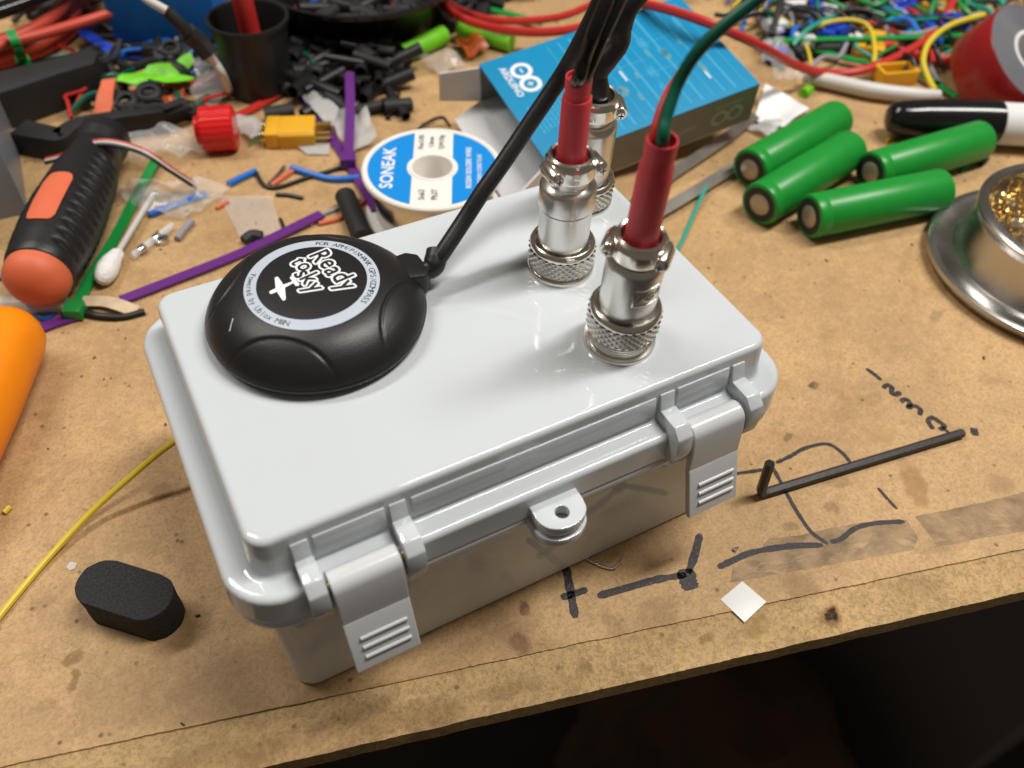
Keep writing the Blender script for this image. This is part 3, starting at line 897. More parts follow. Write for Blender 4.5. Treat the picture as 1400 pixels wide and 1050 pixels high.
cb = connector('bare metal plug with matt black twisted cable, rearmost of the lid plugs', (55.0, 30.5, 68.0), (-0.5, -3.2, 36.5), 2.0, 28.5, 31.0, False, 0.2)
qb = Vector((-0.5, -3.2, 36.5)).to_track_quat('Z', 'Y').inverted()
wb = [(54.6, 28.0, 98.0), (54.1, 25.9, 105), (53.6, 26.5, 110), (55.4, 26.2, 114), (58.2, 25.6, 118), (58.3, 26.0, 122), (59.3, 25.2, 127), (62.8, 25.7, 131), (66.4, 27.5, 135)]
MB().tube(loc_pts(wb, (55, 30.5, 68), qb), [2.7, 2.8, 2.5, 2.95, 2.7, 3.1, 2.7, 3.1, 3.0], 16).build('black_cable', 'black_rubber', cb)

LC = (-1.8, -5.2, 60.8)
cc = connector('tall plug with a long red sleeve and thin green wire nearest the box corner', (33.0, -25.0, 68.0), LC, 6.3, 30.4, 31.2, False, -0.25)
MB().lathe([(7.9, 2.0), (8.15, 2.3), (7.8, 2.6), (8.15, 2.95), (7.8, 3.25), (8.15, 3.6), (7.8, 3.9), (8.15, 4.3), (7.8, 4.6), (8.15, 5.0), (7.8, 5.4), (7.8, 6.3)], 48).build('socket_thread', 'nickel', cc)
MB().lathe([(3.5, 31.6), (3.8, 33), (3.75, 52), (3.6, 55.5), (3.25, 57), (3.3, 59), (3.35, 61.2), (3.25, 61.9), (2.8, 61.8), (2.7, 59), (0, 58.5)], 32).build('red_sleeve', 'red_shrink', cc)
# maker's plate stamped into the barrel
qc = Vector(LC).to_track_quat('Z', 'Y').inverted()
vw = (qc @ Vector((-0.40, -0.90, 0))); vw.z = 0; vw.normalize()
a_pl = math.atan2(vw.y, vw.x) + 0.42
def plate(a0, a1, z0, z1, r0, r1):
    n = 10
    lp = []
    for k in range(n + 1):
        a = a_pl + a0 + (a1 - a0) * k / n
        c, s = math.cos(a), math.sin(a)
        lp.append([(r0 * c, r0 * s, z0), (r1 * c, r1 * s, z0), (r1 * c, r1 * s, z1), (r0 * c, r0 * s, z1)])
    return MB().loft(lp)
for args in ((-0.52, 0.52, 20.0, 20.5, 6.8, 7.1), (-0.52, 0.52, 25.2, 25.7, 6.8, 7.1), (-0.56, -0.5, 20.0, 25.7, 6.8, 7.1), (0.5, 0.56, 20.0, 25.7, 6.8, 7.1)):
    plate(*args).build('plate_border', 'nickel', cc, bevel=0.08)
tm = MB()
def on_barrel(u, w, rad=7.05): return (rad * math.cos(a_pl + u / 7.0), rad * math.sin(a_pl + u / 7.0), 22.85 + w)
tm.tube([on_barrel(1.5 * math.cos(R(20 * k)), 1.1 * math.sin(R(20 * k))) for k in range(19)], 0.14, 6, smooth=False)
for sg in (-1, 1):
    tm.tube([on_barrel(sg * 2.9, 1.3), on_barrel(sg * 1.9, 0.0), on_barrel(sg * 2.9, -1.3)], 0.14, 6, smooth=False)
    tm.tube([on_barrel(sg * 0.6, 0.5), on_barrel(-sg * 0.2, 0.0), on_barrel(sg * 0.6, -0.5)], 0.12, 6, smooth=False)
tm.build('stamped_mark', 'steel', cc, smooth=0)
wc = [(31.4, -29.6, 126), (30.0, -31.6, 131), (31.6, -29.7, 134), (34.8, -27.4, 139), (37.6, -27.9, 145), (41.6, -29.3, 150), (47.1, -31.1, 155), (50.9, -33.7, 160)]
MB().tube(loc_pts(wc, (33, -25, 68), qc), 1.3, 12).build('green_wire', 'green_wire', cc)
wc = [(30.0, -28.8, 126), (30.0, -29.3, 130), (31.5, -27.7, 132.5), (34.2, -25.6, 135), (38.5, -22.6, 136.2), (41.5, -23.6, 142), (45.9, -24.7, 147), (52.0, -26.3, 152), (56.3, -28.6, 157)]
MB().tube(loc_pts(wc, (33, -25, 68), qc), 1.2, 12).build('red_wire', 'red_wire', cc)

# ------------------------------------------------------------------ foreground objects
# foam pad: a pill-shaped plug of black foam
a_, b_ = Vector((-105.7, 3.0, 12)[:2]), Vector((-96.2, -6.4, 12)[:2])
fdir = (b_ - a_).normalized()
fp = MB()
pill = []
hl, rad = 6.9, 6.9
for k in range(19):
    a = R(-90 + 10 * k)
    pill.append((hl + rad * math.cos(a), rad * math.sin(a)))
for k in range(19):
    a = R(90 + 10 * k)
    pill.append((-hl + rad * math.cos(a), rad * math.sin(a)))
Mf = Matrix.Translation(((a_.x + b_.x) / 2, (a_.y + b_.y) / 2, 0)) @ Matrix.Rotation(math.atan2(fdir.y, fdir.x), 4, 'Z')
fp.loft([[(x * s, y * s, z) for x, y in pill] for s, z in ((0.99, 0.0), (1.0, 2), (0.985, 6), (1.0, 10), (1.0, 11.7), (0.985, 12))], Mf)
for v in fp.v: v += Vector((noise.noise(v * 0.5), noise.noise(v * 0.5 + Vector((9, 0, 0))), 0)) * 0.3
fpo = fp.build('foam_pad', 'foam', smooth=40)
tag(fpo, 'pill shaped black foam pad lying on the bench left of the white box', 'foam pad')

# hex key
hk = MB()
hd = [(78.6, -50.0, 1.6), (116.5, -55.7, 1.6), (155.8, -61.1, 1.6)]
e1 = Vector(hd[0]); e2 = Vector(hd[2]); ud = (e2 - e1).normalized()
hp = [e1 + Vector((0.3, 1.0, 15.0)), e1 + Vector((0.1, 0.3, 6.0)), e1 + Vector((0, 0, 2.4)) - ud * 0.0, e1 + ud * 0.9 + Vector((0, 0, 0.5)), e1 + ud * 2.4, e1 + ud * 10, e2 - ud * 10, e2]
hk.tube(hp, 1.55, 6, n=4)
tag(hk.build('hex_key', 'black_rubber', smooth=25, bevel=0.0), 'black L shaped hex key lying across the pen marks', 'hex key')

# square sticker
st = MB()
sq = [(46.4, -73.1, 0), (55.7, -71.3, 0), (57.8, -79.7, 0), (48.2, -81.9, 0)]
st.prism([(p[0], p[1]) for p in sq], 0.02, 0.14)
tag(st.build('square_sticker', 'sticker', bevel=0.05), 'small white square sticker near the bench edge', 'sticker')

wire('yellow_wire', 'long thin yellow wire running off the left of the bench', 'wire',
     [(-140.5, 5.9, 1), (-134.3, 12.9, 1), (-121.3, 24.5, 1.2), (-106.9, 33.6, 3.5), (-91.9, 37.6, 9), (-79.3, 39.6, 14), (-64.5, 47.0, 12), (-51.6, 56.7, 4)], 0.95, 'yellow_wire')
wire('wire_crumb', 'tiny yellow insulation crumb near the left edge', 'offcut', [(-129.3, 47.9, 0.9), (-127.5, 49.4, 0.9)], 0.9, 'yellow_wire')
tag(MB().sheet([(-116.0, 21.0, 0), (-114.7, 22.2, 0), (-113.1, 20.8, 0), (-113.9, 19.4, 0), (-115.3, 19.3, 0)], 0.15, 0.3, 0.3, 4, 2).build('film_scrap', 'clear_plastic'), 'tiny clear plastic scrap beside the foam pad', 'scrap')
tag(MB().sheet([(59.4, -61.7, 0), (60.4, -61.1, 0), (61.3, -62.1, 0), (59.9, -62.8, 0)], 0.3, 0.9, 0.9, 9, 2).build('solder_blob', 'solder'), 'tiny shiny solder flake above the square sticker', 'solder flake')
wire('bent_wire_clip', 'small bent steel wire poking out from under the box front', 'wire', [(18.8, -44.6, 0.6), (21.4, -48.6, 0.6), (24.0, -50.9, 0.8), (26.1, -50.6, 1.6), (27.4, -50.3, 2.6)], 0.42, 'steel')

# orange handle at the left edge
oh = lying('tool_handle', 'bright orange rounded tool handle at the left edge of the bench', 'handle', (-116.4, 110.4, 13), (-139.2, 61.4, 13))
MB().lathe([(0, -9.0), (5.0, -8.4), (9.0, -6.2), (11.4, -2.6), (12.2, 2), (12.8, 30), (12.4, 60), (10, 75), (0, 76)], 40).build('grip', 'amber_orange', oh)

# screwdriver with black and orange handle
sd_a, sd_b = Vector((-103.3, 135.7, 14)), Vector((-67.2, 212.4, 14))
sd = lying('screwdriver', 'fat black and orange screwdriver handle pointing away at the left', 'screwdriver', sd_a, sd_b)
up_l = (sd_b - sd_a).to_track_quat('Z', 'Y').inverted() @ Vector((0, 0, 1))
ua = math.atan2(up_l.y, up_l.x)
MB().lathe([(0, -7.6), (5, -7.0), (8.6, -5.0), (10.8, -2.4), (11.4, 0.5), (11.3, 3.0), (0, 3.2)], 40).build('end_cap', 'orange_plastic', sd)
rings = []
PROF = [(11.0, 2.6), (11.8, 3.4), (12.4, 6), (13.2, 14), (13.9, 26), (13.8, 38), (13.0, 50), (12.2, 62), (10.5, 72), (9.5, 80), (10.5, 86), (10.2, 92), (6, 95)]
zz = 2.6
while zz <= 95:
    for i in range(len(PROF) - 1):
        if PROF[i][1] <= zz <= PROF[i + 1][1]:
            t = (zz - PROF[i][1]) / (PROF[i + 1][1] - PROF[i][1])
            rr_ = PROF[i][0] * (1 - t) + PROF[i + 1][0] * t
            break
    ring = []
    for k in range(72):
        a = 2 * math.pi * k / 72
        da = (a - ua + math.pi) % (2 * math.pi) - math.pi
        w = abs(da)
        g = 0.0
        if 0.55 < w < 1.5 and 6 < zz < 66:
            g = 1.5 * max(0, math.sin(zz * 1.25 + w * 3.0)) ** 0.7 * min(1, (w - 0.55) / 0.2) * min(1, (1.5 - w) / 0.2)
        if 1.9 < w < 2.8 and 6 < zz < 66:
            g = 1.5 * max(0, math.sin(zz * 1.25)) ** 0.7
        ring.append(((rr_ - g) * math.cos(a), (rr_ - g) * math.sin(a), zz))
    rings.append(ring)
    zz += 0.6
MB().loft(rings).build('grip', 'black_rubber', sd, smooth=60)
pn_ = MB()
lp = []
for k in range(15):
    da = -0.36 + 0.72 * k / 14
    e = abs(k - 7) / 7
    cut = 3.6 * (1 - math.sqrt(max(0, 1 - e ** 4)))
    a = ua + da
    c, s = math.cos(a), math.sin(a)
    lp.append([(r_ * c, r_ * s, z_) for r_, z_ in ((12.5, 17 + cut), (14.1, 17 + cut), (14.5, 28), (14.3, 40), (13.9, 46 - cut), (12.5, 46 - cut))])
pn_.loft(lp)
pn_.build('grip_inlay', 'orange_plastic', sd, smooth=30)
MB().lathe([(3.2, 93), (3.2, 100), (0, 100)], 16).build('shaft', 'steel', sd)

# cotton swab
cs_a, cs_b = Vector((-53.4, 187.2, 3)), Vector((-84.3, 137.7, 4))
sw = lying('cotton_swab', 'used cotton swab with a fluffy white tip near the screwdriver', 'cotton swab', cs_a, cs_b)
Ls = (cs_b - cs_a).length
MB().lathe([(1.15, 0), (1.15, Ls - 14), (0, Ls - 14)], 12).build('stick', 'white_wire', sw)
ct = MB().lathe([(1.2, Ls - 19), (2.4, Ls - 16.5), (3.6, Ls - 11), (4.0, Ls - 6), (3.3, Ls - 2), (1.6, Ls), (0, Ls + 0.4)], 24)
for v in ct.v: v += v.normalized() * 0 + Vector((noise.noise(v * 0.6), noise.noise(v * 0.6 + Vector((5, 5, 5))), 0)) * 0.9
ct.build('cotton_tip', 'cotton', sw, smooth=70)

# cable ties
def cable_tie(label, pts, w, material, group, head=None, th=1.1):
    a = Vector(head) if head else Vector(pts[0])
    t = thing('cable_tie', label, 'cable tie', (a.x, a.y, 0), group=group)
    MB().ribbon(pts, w, th).build('strap', material, t, world=True, smooth=30)
    if head:
        d = Vector(pts[1]) - Vector(pts[0])
        M = Matrix.Translation(Vector(head)) @ Matrix.Rotation(math.atan2(d.y, d.x), 4, 'Z')
        MB().box((0, 0, 0), (w * 1.5, w * 1.55, w * 1.1), M).build('head', material, t, world=True, bevel=0.5)
    return t
GT = 'nylon cable ties scattered on the bench'
cable_tie('green cable tie lying between the screwdriver and the cotton swab', [(-94.6, 129.6, 2), (-86.9, 145.4, 1.5), (-73.2, 167.3, 1.5), (-59.4, 191.6, 2), (-47.0, 210.5, 4)], 4.2, 'green_nylon', GT, (-95.4, 127.1, 3))
cable_tie('long purple cable tie running behind the black puck', [(4.3, 143.6, 2), (-0.9, 142.3, 2), (-32.2, 134.7, 1.2), (-58.9, 130.3, 1.2), (-79.7, 127.5, 1)], 4.6, 'purple_nylon', GT)
cable_tie('short purple cable tie end beside the orange handle', [(-96.3, 126.1, 0.9), (-101.9, 125.9, 0.9), (-107.5, 125.3, 0.9), (-116.9, 124.1, 0.9)], 4.6, 'purple_nylon', GT)
cable_tie('purple cable tie with its head on a slanting strap beside the solder spool', [(27.3, 173.5, 3.5), (34.8, 190.9, 6), (42.5, 209.4, 9), (50.1, 229.5, 12)], 4.4, 'purple_nylon', GT, (27.3, 173.5, 3.5))
cable_tie('slanting purple cable tie passing under another tie beside the spool', [(27.3, 240.7, 1), (27.7, 210.0, 1), (28.0, 181.8, 1), (27.0, 159.2, 1.5), (25.1, 134.8, 3)], 4.4, 'purple_nylon', GT)
cable_tie('red cable tie with a cube head in front of the black cup', [(41.7, 259.0, 5), (31.4, 251.4, 4), (17.1, 242.5, 2.5), (0.4, 235.3, 1.5), (-8.0, 232.9, 1.5)], 4.6, 'red_nylon', GT, (41.7, 259.0, 5))

# strip of tan tape with a black lead under it
tag(MB().ribbon([(-92.3, 131.4, 2.5), (-85.7, 128.8, 2), (-81.3, 124.3, 2.4), (-75.9, 118.8, 1.2)], 5.5, 0.4).build('tape_strip', 'tan_tape'), 'short strip of tan masking tape at the foot of the green tie', 'tape')
wire('black_lead', 'short black lead under the tan tape strip', 'wire', [(-100.1, 129.2, 1), (-94.0, 126.8, 1.5), (-87.2, 121.4, 1.5), (-80.3, 118.1, 1), (-73.1, 117.6, 1)], 1.3, 'black_rubber')
wire('clear_tube', 'clear plastic tube lying below the screwdriver end cap', 'tube', [(-123.5, 144.8, 3), (-109.6, 136.7, 3), (-97.7, 132.1, 3)], 3.2, 'clear_plastic', seg=16)
wire('blue_wire', 'blue wire end under the screwdriver at the left edge', 'wire', [(-120.0, 162.2, 1), (-113.0, 155.6, 1), (-108.0, 132.2, 1), (-102.3, 131.1, 1)], 1.2, 'blue_wire')

# ------------------------------------------------------------------ solder spool
SPX, SPY, SH = 47.6, 126.5, 23.0
sp = thing('solder_spool', 'white solder spool with a blue printed label behind the box', 'spool', (SPX, SPY, 0))
MB().lathe([(27.6, 0), (28.4, 0.5), (28.4, 2.0), (27.6, 2.5), (20, 2.6), (20, SH - 2.6), (27.6, SH - 2.5), (28.4, SH - 2.0), (28.4, SH - 0.6), (27.8, SH), (26.6, SH), (26.2, SH - 0.35), (9.6, SH - 0.35), (9.3, SH), (8.2, SH), (7.8, SH - 0.6), (7.6, 1.0), (7.6, 0)], 96, closed=True).build('reel', 'spool_white', sp)
MB().lathe([(20.1, 2.7), (24.0, 2.7), (24.6, 4), (24.6, SH - 4), (24.0, SH - 2.7), (20.1, SH - 2.7)], 64, closed=True).build('solder_winding', 'solder', sp)
MB().lathe([(7.5, 0.02), (7.4, 0.6), (0, 0.6)], 32).build('core_floor', 'spool_white', sp)
def sector(a0, a1, r0, r1, z, cut=None):
    m = MB()
    n = 40
    lp = []
    for k in range(n + 1):
        a = R(a0 + (a1 - a0) * k / n)
        lp.append((r0 * math.cos(a), r0 * math.sin(a), z)); lp.append((r1 * math.cos(a), r1 * math.sin(a), z))
    m.add(lp, [(2 * k, 2 * k + 1, 2 * k + 3, 2 * k + 2) for k in range(n)])
    return m
LZ = SH - 0.28
def half_disc(sgn, d, r0, r1):
    """part of the ring label on one side of the white band"""
    n = 48
    pts = []
    a0 = math.asin(d / r1)
    outer_ = [(r1 * math.cos(a0 + (math.pi - 2 * a0) * k / n), r1 * math.sin(a0 + (math.pi - 2 * a0) * k / n)) for k in range(n + 1)]
    b0 = math.asin(min(1, d / r0))
    inner_ = [(r0 * math.cos(b0 + (math.pi - 2 * b0) * k / n), r0 * math.sin(b0 + (math.pi - 2 * b0) * k / n)) for k in range(n + 1)]
    m = MB()
    vs = [(x, sgn * y, LZ) for x, y in outer_] + [(x, sgn * y, LZ) for x, y in inner_]
    m.add(vs, [(k, k + 1, n + 2 + k, n + 1 + k) for k in range(n)])
    return m
# the white band crosses the label roughly front to back; blue lies left and right of it
BAND = R(64)
Mb = Matrix.Rotation(BAND, 4, 'Z')
for sg in (-1, 1):
    h = half_disc(sg, 8.0, 10.2, 25.9)
    for v in h.v: v.xyz = Mb @ v
    h.build('blue_label', 'spool_blue', sp, smooth=0)
def flat_text(s, size, x, y, z, ang, material, parent, off=0.0, align='CENTER', name='printed_text', squeeze=1.0):
    v, f = text_geo(s, size, off, align)
    M = Matrix.Translation((x, y, z)) @ Matrix.Rotation(ang, 4, 'Z')
    return MB().add([(p.x * squeeze, p.y, 0) for p in v], f, M).build(name, material, parent, smooth=0)
dirb = Vector((math.cos(BAND), math.sin(BAND)))
nb = Vector((-math.sin(BAND), math.cos(BAND)))
def on_label(u, w): return dirb * u + nb * w
q = on_label(-0.5, 15.4); flat_text('SONEAK', 7.2, q.x, q.y, LZ + 0.05, BAND, 'white_print', sp, 0.14)
q = on_label(0, -15.5); flat_text('ROSIN SOLDER WIRE', 3.0, q.x, q.y, LZ + 0.05, BAND, 'white_print', sp, 0.05)
q = on_label(-1, -19.6); flat_text('ROSIN CORE FLUX', 2.4, q.x, q.y, LZ + 0.05, BAND, 'white_print', sp, 0.03)
for k, s in enumerate(('Sn63', 'Pb37')):
    q = on_label(-18.5, 2.6 - 5.0 * k); flat_text(s, 3.4, q.x, q.y, LZ + 0.05, BAND, 'black_print', sp, 0.03)
for k, s in enumerate(('Flux2.0%', '1.0mm', 'QW:50g')):
    q = on_label(18.0, 4.2 - 4.2 * k); flat_text(s, 3.0, q.x, q.y, LZ + 0.05, BAND, 'black_print', sp, 0.02)

# ------------------------------------------------------------------ blue component carton
AH, AWh, ADh = 21.0, 52.3, 33.3
AROT = Matrix.Rotation(-0.036, 3, 'Z') @ Matrix.Rotation(-0.123, 3, 'Y') @ Matrix.Rotation(0.174, 3, 'X')
APOS = Vector((144.96, 142.82, 32.6)) - AROT @ Vector((0, 0, AH))     # propped up at the back on the clutter below it
ac = thing('component_carton', 'blue and grey cardboard carton lying open behind the connectors', 'carton', APOS, rot=AROT.to_euler())
c_ = MB()
# sleeve of card, open at the left end
tcard = 0.7
c_.box((0, 0, AH - tcard / 2), (2 * AWh, 2 * ADh, tcard)); c_.build('top_panel', 'carton_blue', ac, bevel=0.2)
MB().box((0, 0, tcard / 2 + 0.05), (2 * AWh - 0.4, 2 * ADh - 0.4, tcard)).build('bottom_panel', 'card_white', ac)
MB().box((0, -ADh + tcard / 2 + 0.05, AH / 2), (2 * AWh - 0.1, tcard, AH - 2 * tcard)).build('side_panel', 'carton_grey', ac)
MB().box((0, ADh - tcard / 2 - 0.05, AH / 2), (2 * AWh - 0.1, tcard, AH - 2 * tcard)).build('side_panel', 'carton_grey', ac)
MB().box((AWh - tcard / 2 - 0.05, 0, AH / 2), (tcard, 2 * ADh - 2, AH - 2 * tcard)).build('end_panel', 'carton_blue', ac)
# flaps folded out of the open end
def flap(pts, th=0.6):
    m = MB()
    n = len(pts)
    a, b, c = Vector(pts[0]), Vector(pts[1]), Vector(pts[2])
    nr = (b - a).cross(c - a).normalized() * th
    m.add([Vector(p) for p in pts] + [Vector(p) + nr for p in pts], [tuple(range(n)), tuple(range(2 * n - 1, n - 1, -1))] + [(i, (i + 1) % n, n + (i + 1) % n, n + i) for i in range(n)])
    return m.build('end_flap', 'card_white', ac)
flap([(-AWh, -ADh + 1, 0.9), (-AWh, ADh - 1, 0.9), (-AWh - 15, ADh - 4, -2.0), (-AWh - 18, -ADh + 6, 1.6)])
flap([(-AWh, ADh - 0.9, 1.2), (-AWh, ADh - 0.9, AH - 1), (-AWh - 17, ADh + 6, AH - 3), (-AWh - 18, ADh + 6, 3)])
flap([(-AWh, -ADh + 0.9, 1.6), (-AWh, -ADh + 0.9, AH - 1), (-AWh - 15, -ADh - 6, AH - 3), (-AWh - 16, -ADh - 6, 3)])
# printing on the top panel
TZ = AH + 0.04
def ring_flat(cx, cy, r0, r1, z, material, parent, M=None, sq=1.0):
    n = 40
    m = MB()
    vs = []
    for k in range(n):
        a = 2 * math.pi * k / n
        vs += [(cx + r0 * math.cos(a), cy + sq * r0 * math.sin(a), z), (cx + r1 * math.cos(a), cy + sq * r1 * math.sin(a), z)]
    m.add(vs, [(2 * k, 2 * k + 1, 2 * ((k + 1) % n) + 1, 2 * ((k + 1) % n)) for k in range(n)], M)
    return m.build('logo_ring', material, parent, smooth=0)
LA = R(-90)
for dy in (-4.6, 4.6):
    ring_flat(-AWh + 15, ADh - 17 + dy, 3.1, 5.0, TZ + (0.01 if dy > 0 else 0), 'white_print', ac)
    MB().box((-AWh + 15, ADh - 17 + dy, TZ + 0.03), (0.7, 2.8, 0.02)).build('logo_sign', 'white_print', ac, smooth=0)
MB().box((-AWh + 15, ADh - 17 - 4.6, TZ + 0.03), (2.8, 0.7, 0.02)).build('logo_sign', 'white_print', ac, smooth=0)
flat_text('ARDUINO', 4.4, -AWh + 6.5, ADh - 17, TZ, LA, 'white_print', ac, 0.08)
rg = random.Random(11)
for k in range(9):       # block of small print beside the logo, kept as unreadable bars
    ln_ = MB()
    x = -AWh + 7 + 2.0 * k
    y = ADh - 34
    while y > ADh - 50:
        w = rg.uniform(1.0, 3.4)
        ln_.box((x, y - w / 2, TZ), (0.8, w, 0.02))
        y -= w + 0.6
    ln_.build('small_print', 'carton_pale', ac, smooth=0)
for k in range(13):      # pale stripes running across the panel
    x = -20 + 5.6 * k
    MB().box((x, 0, TZ - 0.005), (0.35 + 0.35 * (k % 3), 2 * ADh - 6, 0.02)).build('print_line', 'carton_pale', ac, smooth=0)
for k in range(26):
    x, y = -18 + 5.6 * rg.randint(0, 10) + 2.5, rg.uniform(-ADh + 14, ADh - 14)
    g = MB()
    for j in range(rg.randint(1, 3)):
        g.box((x + 1.3 * j, y, TZ + 0.02), (0.8, rg.uniform(3, 8), 0.02))
    g.build('print_block', rg.choice(['carton_pale', 'carton_ochre', 'white_print', 'carton_ochre']), ac, smooth=0)
for k in range(4):
    MB().box((-8 + 12 * k, 12 - 9 * (k % 3), TZ + 0.012), (22, 0.4, 0.02)).build('print_line', 'carton_pale', ac, smooth=0)
# printing on the grey side panel
SY = -ADh - 0.02
Ms = Matrix.Translation((0, SY, 0)) @ Matrix.Rotation(R(90), 4, 'X')
for dx in (-4.0, 4.0):
    ring_flat(38 + dx, 9.0, 2.6, 4.3, 0.02, 'carton_grey_print', ac, Ms)
def side_text(s, size, x, y):
    v, f = text_geo(s, size, 0.04, 'CENTER')
    return MB().add(v, f, Ms @ Matrix.Translation((x, y, 0.02))).build('printed_text', 'carton_grey_print', ac, smooth=0)
side_text('ARDUINO', 3.2, 38, 14.6)
side_text('ARDUINO', 3.4, 14, 8.0)


# ------------------------------------------------------------------ green battery cells
def cell(label, a, b):
    a, b = Vector(a), Vector(b)
    b = a + (b - a).normalized() * 65.0
    t = lying('battery_cell', label, 'battery', a, b, 'green battery cells')
    MB().lathe([(7.2, -0.05), (8.2, -0.1), (8.9, 0.3), (9.15, 1.1), (9.15, 4.4), (8.85, 5.0), (8.85, 5.6), (9.15, 6.2), (9.15, 63.6), (8.8, 64.6), (8.0, 65.0), (0, 65.0)], 48).build('wrap', 'battery_green', t)
    MB().lathe([(4.8, -0.2), (7.6, -0.12), (7.6, 0.1), (4.8, 0.1)], 40, closed=True).build('insulator_ring', 'black_matte', t)
    MB().lathe([(0, -0.55), (3.9, -0.5), (4.6, -0.1), (4.9, 0.2), (0, 0.2)], 32).build('positive_cap', 'battery_cap', t)
    return t
cell('green cell at the top left of the four, farthest back', (178.5, 84.1, 9.2), (240.8, 98.9, 9.2))
cell('green cell second from the left, just in front of the rearmost one', (166.2, 62.1, 9.2), (227.5, 76.4, 9.2))
cell('green cell on the right, between the marker and the front cell', (225.3, 59.4, 9.2), (285.5, 56.8, 9.2))
cell('green cell at the front, nearest the steel dish', (179.7, 46.8, 9.2), (243.3, 36.5, 9.2))

# ------------------------------------------------------------------ steel dish with brass wool
dish = thing('tip_cleaner_dish', 'round stainless steel dish holding brass wool at the right edge', 'dish', (255, -17, 0))
MB().lathe([(40, 0), (46, 0.4), (49.5, 2.2), (50.4, 4.2), (50.0, 5.6), (48.8, 6.2), (46.5, 5.9), (42.5, 5.0), (40.6, 5.6), (39.4, 8), (38.2, 14), (37.4, 21), (37.6, 23.2), (38.6, 24.6), (38.6, 26), (37.4, 27.2), (35.6, 27.4), (34.2, 26.4), (33.2, 23.5), (32.4, 12), (0, 10)], 128).build('dish_body', 'steel', dish, smooth=40)
rw = random.Random(3)
for half in range(6):
    w = MB()
    for k in range(55):
        a, r_ = rw.uniform(0, 6.28), 31 * math.sqrt(rw.random())
        c = Vector((r_ * math.cos(a), r_ * math.sin(a), 21 + 9 * math.sqrt(max(0, 1 - (r_ / 33) ** 2)) + rw.uniform(-5, 2)))
        ph, rad_, tilt = rw.uniform(0, 6.28), rw.uniform(1.2, 2.6), Vector((rw.uniform(-1, 1), rw.uniform(-1, 1), rw.uniform(-0.6, 0.6))).normalized()
        side = tilt.orthogonal().normalized()
        s2 = tilt.cross(side)
        pts = [c + tilt * (0.5 * j - 2.5) + side * (rad_ * math.cos(ph + j * 1.05)) + s2 * (rad_ * math.sin(ph + j * 1.05)) for j in range(11)]
        w.ribbon(pts, 0.75, 0.12, n=2, up=(0.3, 0.2, 1))
    w.build('brass_curls', 'brass', dish, smooth=0)

# ------------------------------------------------------------------ marker pen
mk = lying('marker_pen', 'fat black capped marker with a white barrel at the right edge', 'marker', (262.7, 88.9, 10.6), (323.0, 52.1, 10.6))
MB().lathe([(0, 0), (4.5, 0.6), (6.6, 2.2), (7.8, 6), (9.0, 16), (9.9, 30), (10.4, 42), (10.4, 50.5), (10.0, 51), (0, 51)], 48).build('cap', 'black_gloss', mk)
MB().lathe([(9.2, 51.05), (9.6, 51.3), (9.6, 110), (7, 118), (0, 119)], 40).build('barrel', 'card_white', mk)

# red double sided tape roll
tr = lying('tape_roll', 'thick roll of double sided tape with dark red liner at the top right', 'tape roll', (349.4, 93.1, 14), (Vector((349.4, 93.1, 14)) + Vector((0.10, -0.55, 0.83)) * 30))
MB().lathe([(26.65, -12), (27, -12), (27.4, -11.4), (27.4, 11.4), (27, 12), (26.65, 12)], 72, closed=True).build('liner', 'tape_red', tr)
rr_ = []
r = 12.6
while r < 26.6:
    rr_ += [(r, 12.25), (r + 0.55, 12.25), (r + 0.6, 12.0), (r + 0.75, 12.0)]
    r += 0.8
MB().lathe(rr_ + [(26.6, -11.9), (12.6, -11.9)], 72, closed=True).build('tape_layers', 'tape_grey', tr, smooth=20)
MB().lathe([(10.6, -12.1), (12.5, -12.1), (12.5, 12.6), (10.6, 12.6)], 48, closed=True).build('core', 'card_white', tr)

# tweezers
tw = thing('tweezers', 'steel tweezers lying flat between the box and the green cells', 'tweezers', (121.7, 86.1, 0))
MB().ribbon([(112.3, 84.8, 4), (131.2, 94.5, 3.4), (150.6, 102.6, 3), (173.5, 110.0, 3), (196.3, 117.9, 3), (216.6, 126.0, 3)], 5.2, 1.2, tw=12).build('arm', 'dark_steel', tw, world=True)
MB().ribbon([(111.2, 83.1, 4), (122.7, 81.7, 3.4), (132.8, 83.0, 3), (153.5, 88.0, 3), (178.2, 94.4, 3), (197.6, 97.9, 3)], 5.2, 1.2, tw=12).build('arm', 'dark_steel', tw, world=True)
wire('teal_wire', 'short teal wire with a bare tinned tip beside the right side of the box', 'wire', [(120.5, 57.7, 1), (131.0, 65.0, 1), (143.9, 75.8, 1.2), (153.4, 83.4, 2.2), (160.2, 88.6, 3.2)], 0.85, 'teal_wire')

# ------------------------------------------------------------------ clutter at the back of the bench, left
def sheet(name, label, cat, poly, material, th=0.4, amp=1.5, freq=0.08, seed=0, group=None):
    return tag(MB().sheet(poly, th, amp, freq, seed).build(name, material, smooth=50), label, cat, group)

